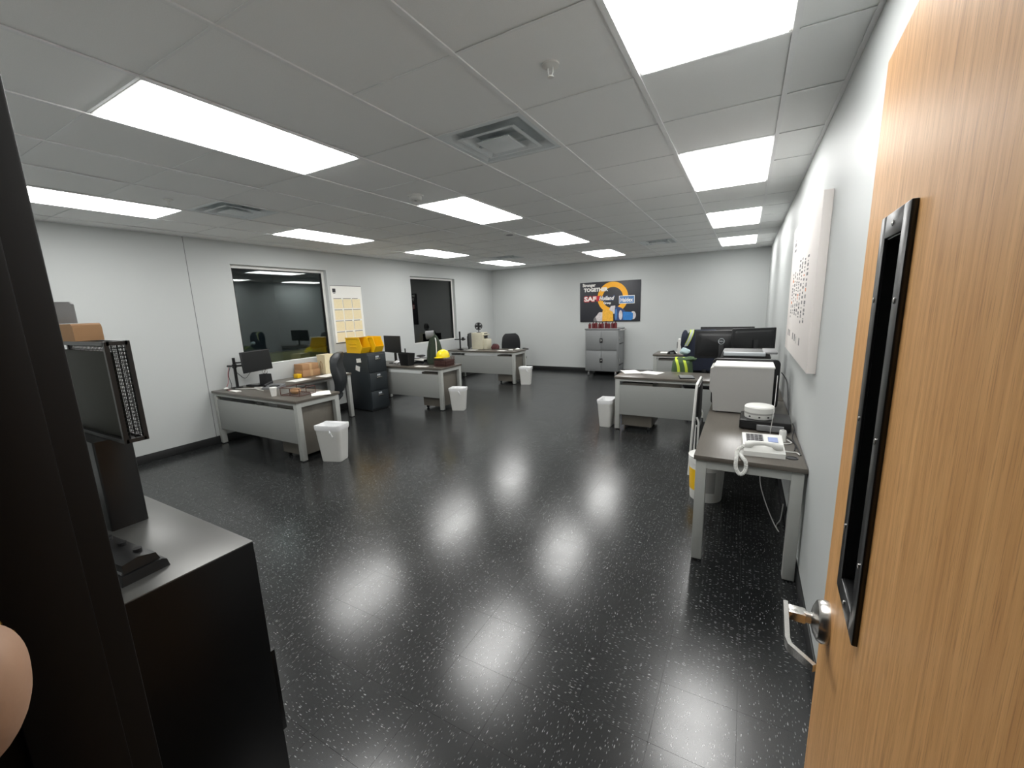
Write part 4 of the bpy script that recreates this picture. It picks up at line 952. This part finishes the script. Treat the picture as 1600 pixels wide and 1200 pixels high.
for i, (pts_, r, mt_, lb) in enumerate((
    ([(.352, 3.62, .79), (.353, 3.5, .78), (.335, 3.38, .75), (.345, 3.2, .747), (.35, 3.02, .746)], .004, BLACK, 'black cable running down the table edge by the wall'),
    ([(.31, 3.46, .76), (.29, 3.42, .755), (.32, 3.34, .748), (.34, 3.24, .747), (.325, 3.10, .746)], .004, BLACK, 'black cable curling behind the small white cylinder'),
    ([(.24, 3.06, .762), (.28, 3.05, .75), (.33, 3.06, .747), (.345, 3.02, .747)], .004, WHITE, 'white plug cable from the telephone towards the wall'),
    ([(.24, 3.22, .747), (.29, 3.235, .746), (.32, 3.27, .746), (.30, 3.33, .747)], .004, WHITE, 'short white cable beside the small white cylinder'),
    ([(.205, 3.44, .746), (.21, 3.46, .80), (.225, 3.55, .95), (.25, 3.9, 1.10)], .0025, LGREY, 'thin grey wire rising past the round white device'),
    ([(.31, 4.41, 1.05), (.345, 4.36, 1.0), (.352, 4.25, .95), (.35, 4.05, .85), (.345, 3.85, .78)], .005, BLACK, 'black power cable behind the large grey printer'),
    ([(.335, 3.16, .70), (.33, 3.2, .5), (.34, 3.3, .3), (.345, 3.5, .12)], .005, BLACK, 'black cable hanging under the side table along the wall'),
    ([(.20, 4.1, .33), (.19, 3.9, .2), (.23, 3.7, .10), (.28, 3.52, .03), (.31, 3.42, .012), (.30, 3.52, .01), (.33, 3.6, .03), (.34, 3.62, .15)], .004, LGREY, 'twisted pale cable drooping to the floor under the side table'),
    ([(.15, 3.25, .69), (.17, 3.2, .62), (.19, 3.18, .60), (.21, 3.2, .62), (.24, 3.25, .69)], .003, PINK, 'reddish wire loop under the table top'))):
    cable(lb, smooth(pts_), r, mt_)
t = thing('power_strip', 'white plugs on an outlet box under the side table', 'power outlet', (XR-.022, 4.05, .36)); B(-.012, -.10, -.05, .012, .10, .05, .004).build('plate', MGREY, t)
for y in (-.06, .0, .055): B(-.06, y-.022, -.025, -.011, y+.022, .02, .005).build('plug', WHITE, t)
# bucket
t = thing('plastic_bucket', 'white plastic bucket with a yellow label beside the side table', 'bucket', (-.215, 3.84, 0))
MB().lathe([(0, 0), (.125, 0), (.128, .01), (.142, .33), (.150, .335), (.150, .375), (.146, .38), (.138, .38), (.136, .33), (.12, .02), (0, .02)], seg=36).build('pail', WHITE, t)
def arc_band(r0, r1, z0_, z1_, a0, a1, n=10):
    m = MB(); R = []
    for i in range(n+1):
        a = a0+(a1-a0)*i/n; c_, s_ = math.cos(a), math.sin(a); R.append([(r0*c_, r0*s_, z0_), (r1*c_, r1*s_, z1_), ((r1+.001)*c_, (r1+.001)*s_, z1_), ((r0+.001)*c_, (r0+.001)*s_, z0_)])
    return m.loft(R)
arc_band(.1325, .140, .09, .28, 3.3, 4.1).build('yellow_label', YELLOW, t); arc_band(.1325, .140, .09, .28, 4.55, 5.3).build('grey_label', LGREY, t)
MB().lathe([(0, .375), (.135, .375), (.149, .378), (.152, .39), (.14, .396), (0, .39)], seg=36).build('lid', WHITE, t)
# folded chair
t = thing('folding_chair', 'folded black chair with a white tubular frame leaning by the side table', 'folding chair', (-.355, 4.28, 0))
MB().tube([(-.045, 0, .008), (-.03, .0, .45), (-.012, 0, .88), (-.010, .012, .915), (-.008, .04, .93), (-.008, .40, .93), (-.010, .428, .915), (-.012, .44, .88), (-.03, .44, .45), (-.045, .44, .008)], .012, 10).build('tube_frame', WHITE, t)
B(-.006, .016, .52, .012, .424, .90, .006).xf(Matrix.Identity(4)).build('back_panel', BLACK, t)
B(.0, .016, .06, .03, .424, .50, .008).build('seat_panel', BLACK, t)
MB().tube([(.02, .02, .008), (.02, .02, .55), (.0, .02, .6)], .01, 8).build('rear_leg', WHITE, t); MB().tube([(.02, .42, .008), (.02, .42, .55), (.0, .42, .6)], .01, 8).build('rear_leg', WHITE, t)

# ============================================================ WALL BOARD ON THE RIGHT
t = thing('wall_board', 'thick white printed board with columns of small print on the right wall', 'board', (XR, 2.93, 1.27))
BL, BHt = 1.60, 1.0
B(-.045, 0, 0, 0, BL, BHt, .003).build('board', mat('warm_white_board', srgb(232, 226, 222), .55, var=.01), t)
def mark(y0_, z0_, y1_, z1_, mt_, nm='print_mark'): return B(-.0456, y0_, z0_, -.0449, y1_, z1_).build(nm, mt_, t, False)
random.seed(3)
for i, yc in enumerate((.42, .58, .74, .88, 1.02, 1.18, 1.32)):
    m = {INKG: MB(), INK: MB(), INKO: MB()}
    z = .26+random.uniform(0, .05)
    while z < (.70 if i < 4 else .62):
        h_ = random.uniform(.008, .025); mt_ = INKO if (random.random() < .13 and .38 < z < .6) else (INK if random.random() < .25 else INKG)
        ww = random.uniform(.02, .055); m[mt_].box(-.0456, yc-ww, z, -.0449, yc+ww*.6, z+h_); z += h_+random.uniform(.004, .02)
    for mt_, mb in m.items():
        if len(mb.bm.verts): mb.build('print_column', mt_, t, False)
        else: mb.bm.free()
for y0_, w_, zz in ((.50, .05, .115), (.72, .012, .11), (.80, .06, .12), (.95, .05, .12), (1.22, .06, .125), (1.33, .06, .125)):
    m = MB(); m.box(-.0456, y0_, zz, -.0449, y0_+w_, zz+.05)
    m.build('logo_mark', INKG, t, False)
mark(1.28, .80, 1.44, .82, INKG, 'logo_mark'); mark(1.30, .84, 1.42, .87, INKG, 'logo_mark'); mark(1.34, .88, 1.38, .90, INKG, 'logo_mark')

# ============================================================ PERSON AT THE DOORWAY
def skin_body(name, joints, edges, m, parent=None, root=0, sub=2):
    me = bpy.data.meshes.new(name); me.from_pydata([j[0] for j in joints], edges, []); me.update()
    o = bpy.data.objects.new(name, me); C.objects.link(o)
    o.modifiers.new('skin', 'SKIN'); 
    if not me.skin_vertices:
        bm = bmesh.new(); bm.from_mesh(me); bm.verts.layers.skin.verify(); bm.to_mesh(me); bm.free()
    for i, v in enumerate(me.skin_vertices[0].data):
        r = joints[i][1]; v.radius = (r, r) if not isinstance(r, tuple) else r; v.use_root = (i == root)
    s = o.modifiers.new('sub', 'SUBSURF'); s.levels = sub; s.render_levels = sub
    dg = bpy.context.evaluated_depsgraph_get(); dg.update()
    m2 = bpy.data.meshes.new_from_object(o.evaluated_get(dg)); bpy.data.objects.remove(o); bpy.data.meshes.remove(me)
    m2.name = name; m2.materials.clear(); m2.materials.append(m); m2.polygons.foreach_set('use_smooth', [True]*len(m2.polygons))
    o = bpy.data.objects.new(name, m2); C.objects.link(o)
    if parent: o.parent = parent
    return o
per = thing('person', 'person in dark clothes beside the doorway raising a hand with a gold bracelet', 'person', (-.665, -.415, 0))
# joints in world coordinates, shifted to the thing
O = Vector((-.62, -.42, 0))
def J(x, y, z, r): return (Vector((x, y, z))-O, r)
jt = [J(-.62, -.42, .95, .13), J(-.62, -.42, 1.15, .13), J(-.62, -.42, 1.33, .145), J(-.62, -.42, 1.44, .07), J(-.62, -.41, 1.52, .05), J(-.62, -.40, 1.60, .085), J(-.62, -.40, 1.69, .085),
      J(-.45, -.42, 1.37, .06), J(-.53, -.33, 1.15, .046), J(-.70, -.12, 1.22, .040), J(-.588, -.008, 1.345, .030), J(-.538, .008, 1.345, .052), J(-.520, .012, 1.398, .060), J(-.528, .014, 1.462, .052),
      J(-.80, -.42, 1.37, .06), J(-.85, -.41, 1.12, .045), J(-.86, -.36, .88, .032), J(-.86, -.34, .78, .035),
      J(-.53, -.42, .88, .095), J(-.53, -.41, .48, .06), J(-.53, -.43, .09, .045), J(-.53, -.30, .035, .038),
      J(-.71, -.42, .88, .095), J(-.71, -.41, .48, .06), J(-.71, -.43, .09, .045), J(-.71, -.30, .035, .038)]
ed = [(0, 1), (1, 2), (2, 3), (3, 4), (4, 5), (5, 6), (2, 7), (7, 8), (8, 9), (9, 10), (10, 11), (11, 12), (12, 13), (2, 14), (14, 15), (15, 16), (16, 17), (0, 18), (18, 19), (19, 20), (20, 21), (0, 22), (22, 23), (23, 24), (24, 25)]
body = skin_body('body', jt, ed, SKIN, per, 0, 3)
# fingers of the raised hand, curled over towards the left
for k, (bx, by, bz, ln) in enumerate(((-.435, .062, 1.535, .030), (-.452, .066, 1.552, .034), (-.470, .066, 1.556, .033), (-.486, .060, 1.548, .027))):
    b_ = Vector((bx-.120, by-.040, bz-.080)); skin_body('finger', [(b_-Vector((0, .02, .03))-O, .011), (b_-O, .0095), (b_+Vector((-.012, .004, ln*.7))-O, .0088), (b_+Vector((-.034, -.006, ln*.75))-O, .008), (b_+Vector((-.046, -.02, ln*.2))-O, .007)], [(0, 1), (1, 2), (2, 3), (3, 4)], SKIN, per, 0, 2)
skin_body('thumb', [(Vector((-.565, -.022, 1.39))-O, .014), (Vector((-.59, -.03, 1.43))-O, .011), (Vector((-.605, -.02, 1.46))-O, .009)], [(0, 1), (1, 2)], SKIN, per, 0, 2)
cl = [(jt[i][0], jt[i][1]+.014) for i in (0, 1, 2, 7, 8, 14, 15)]; cl[2] = (cl[2][0], .155)
skin_body('shirt', cl, [(0, 1), (1, 2), (2, 3), (3, 4), (2, 5), (5, 6)], FABRIC_BLK, per)
tr = [(jt[0][0], .15)]+[(jt[i][0], jt[i][1]+.016) for i in (18, 19, 20, 22, 23, 24)]
skin_body('trousers', tr, [(0, 1), (1, 2), (2, 3), (0, 4), (4, 5), (5, 6)], NAVY, per)
for i in (21, 25):
    p = jt[i][0]; MB().loft([rsq(.095, .28, 0, .045, 5, p.x, p.y-.05), rsq(.1, .285, .03, .045, 5, p.x, p.y-.05), rsq(.085, .2, .085, .04, 5, p.x, p.y-.09)]).build('shoe', BLACK, per)
hp = jt[6][0]; MB().ell((hp.x, hp.y-.02, hp.z+.02), (.092, .1, .1), 16, 10).build('hair', HAIR, per)
for s in (-1, 1): MB().ell((hp.x+s*.03, hp.y+.082, hp.z-.04), (.013, .008, .008), 8, 6).build('eye', PAPER, per); MB().ell((hp.x+s*.09, hp.y, hp.z-.05), (.014, .03, .04), 8, 6).build('ear', SKIN, per)
MB().prism([(-.014, -.09), (.014, -.09), (.007, -.045), (-.007, -.045)], 'y', .07, .10).xf(T(hp.x, hp.y, hp.z)).build('nose', SKIN, per); MB().ell((hp.x, hp.y+.076, hp.z-.115), (.026, .01, .007), 10, 6).build('mouth', DKRED, per)
# gold chain bracelet
wc = Vector((-.572, .0, 1.385))-O; ax = Vector((.95, .1, .1)).normalized(); u_ = ax.orthogonal().normalized(); v_ = ax.cross(u_)
br = MB()
for k in range(26):
    a = 2*PI*k/26; c_ = wc+(u_*math.cos(a)+v_*math.sin(a))*.066; br.ell(c_, (.005, .005, .0055), 8, 6)
br.build('gold_bracelet', GOLD, per)
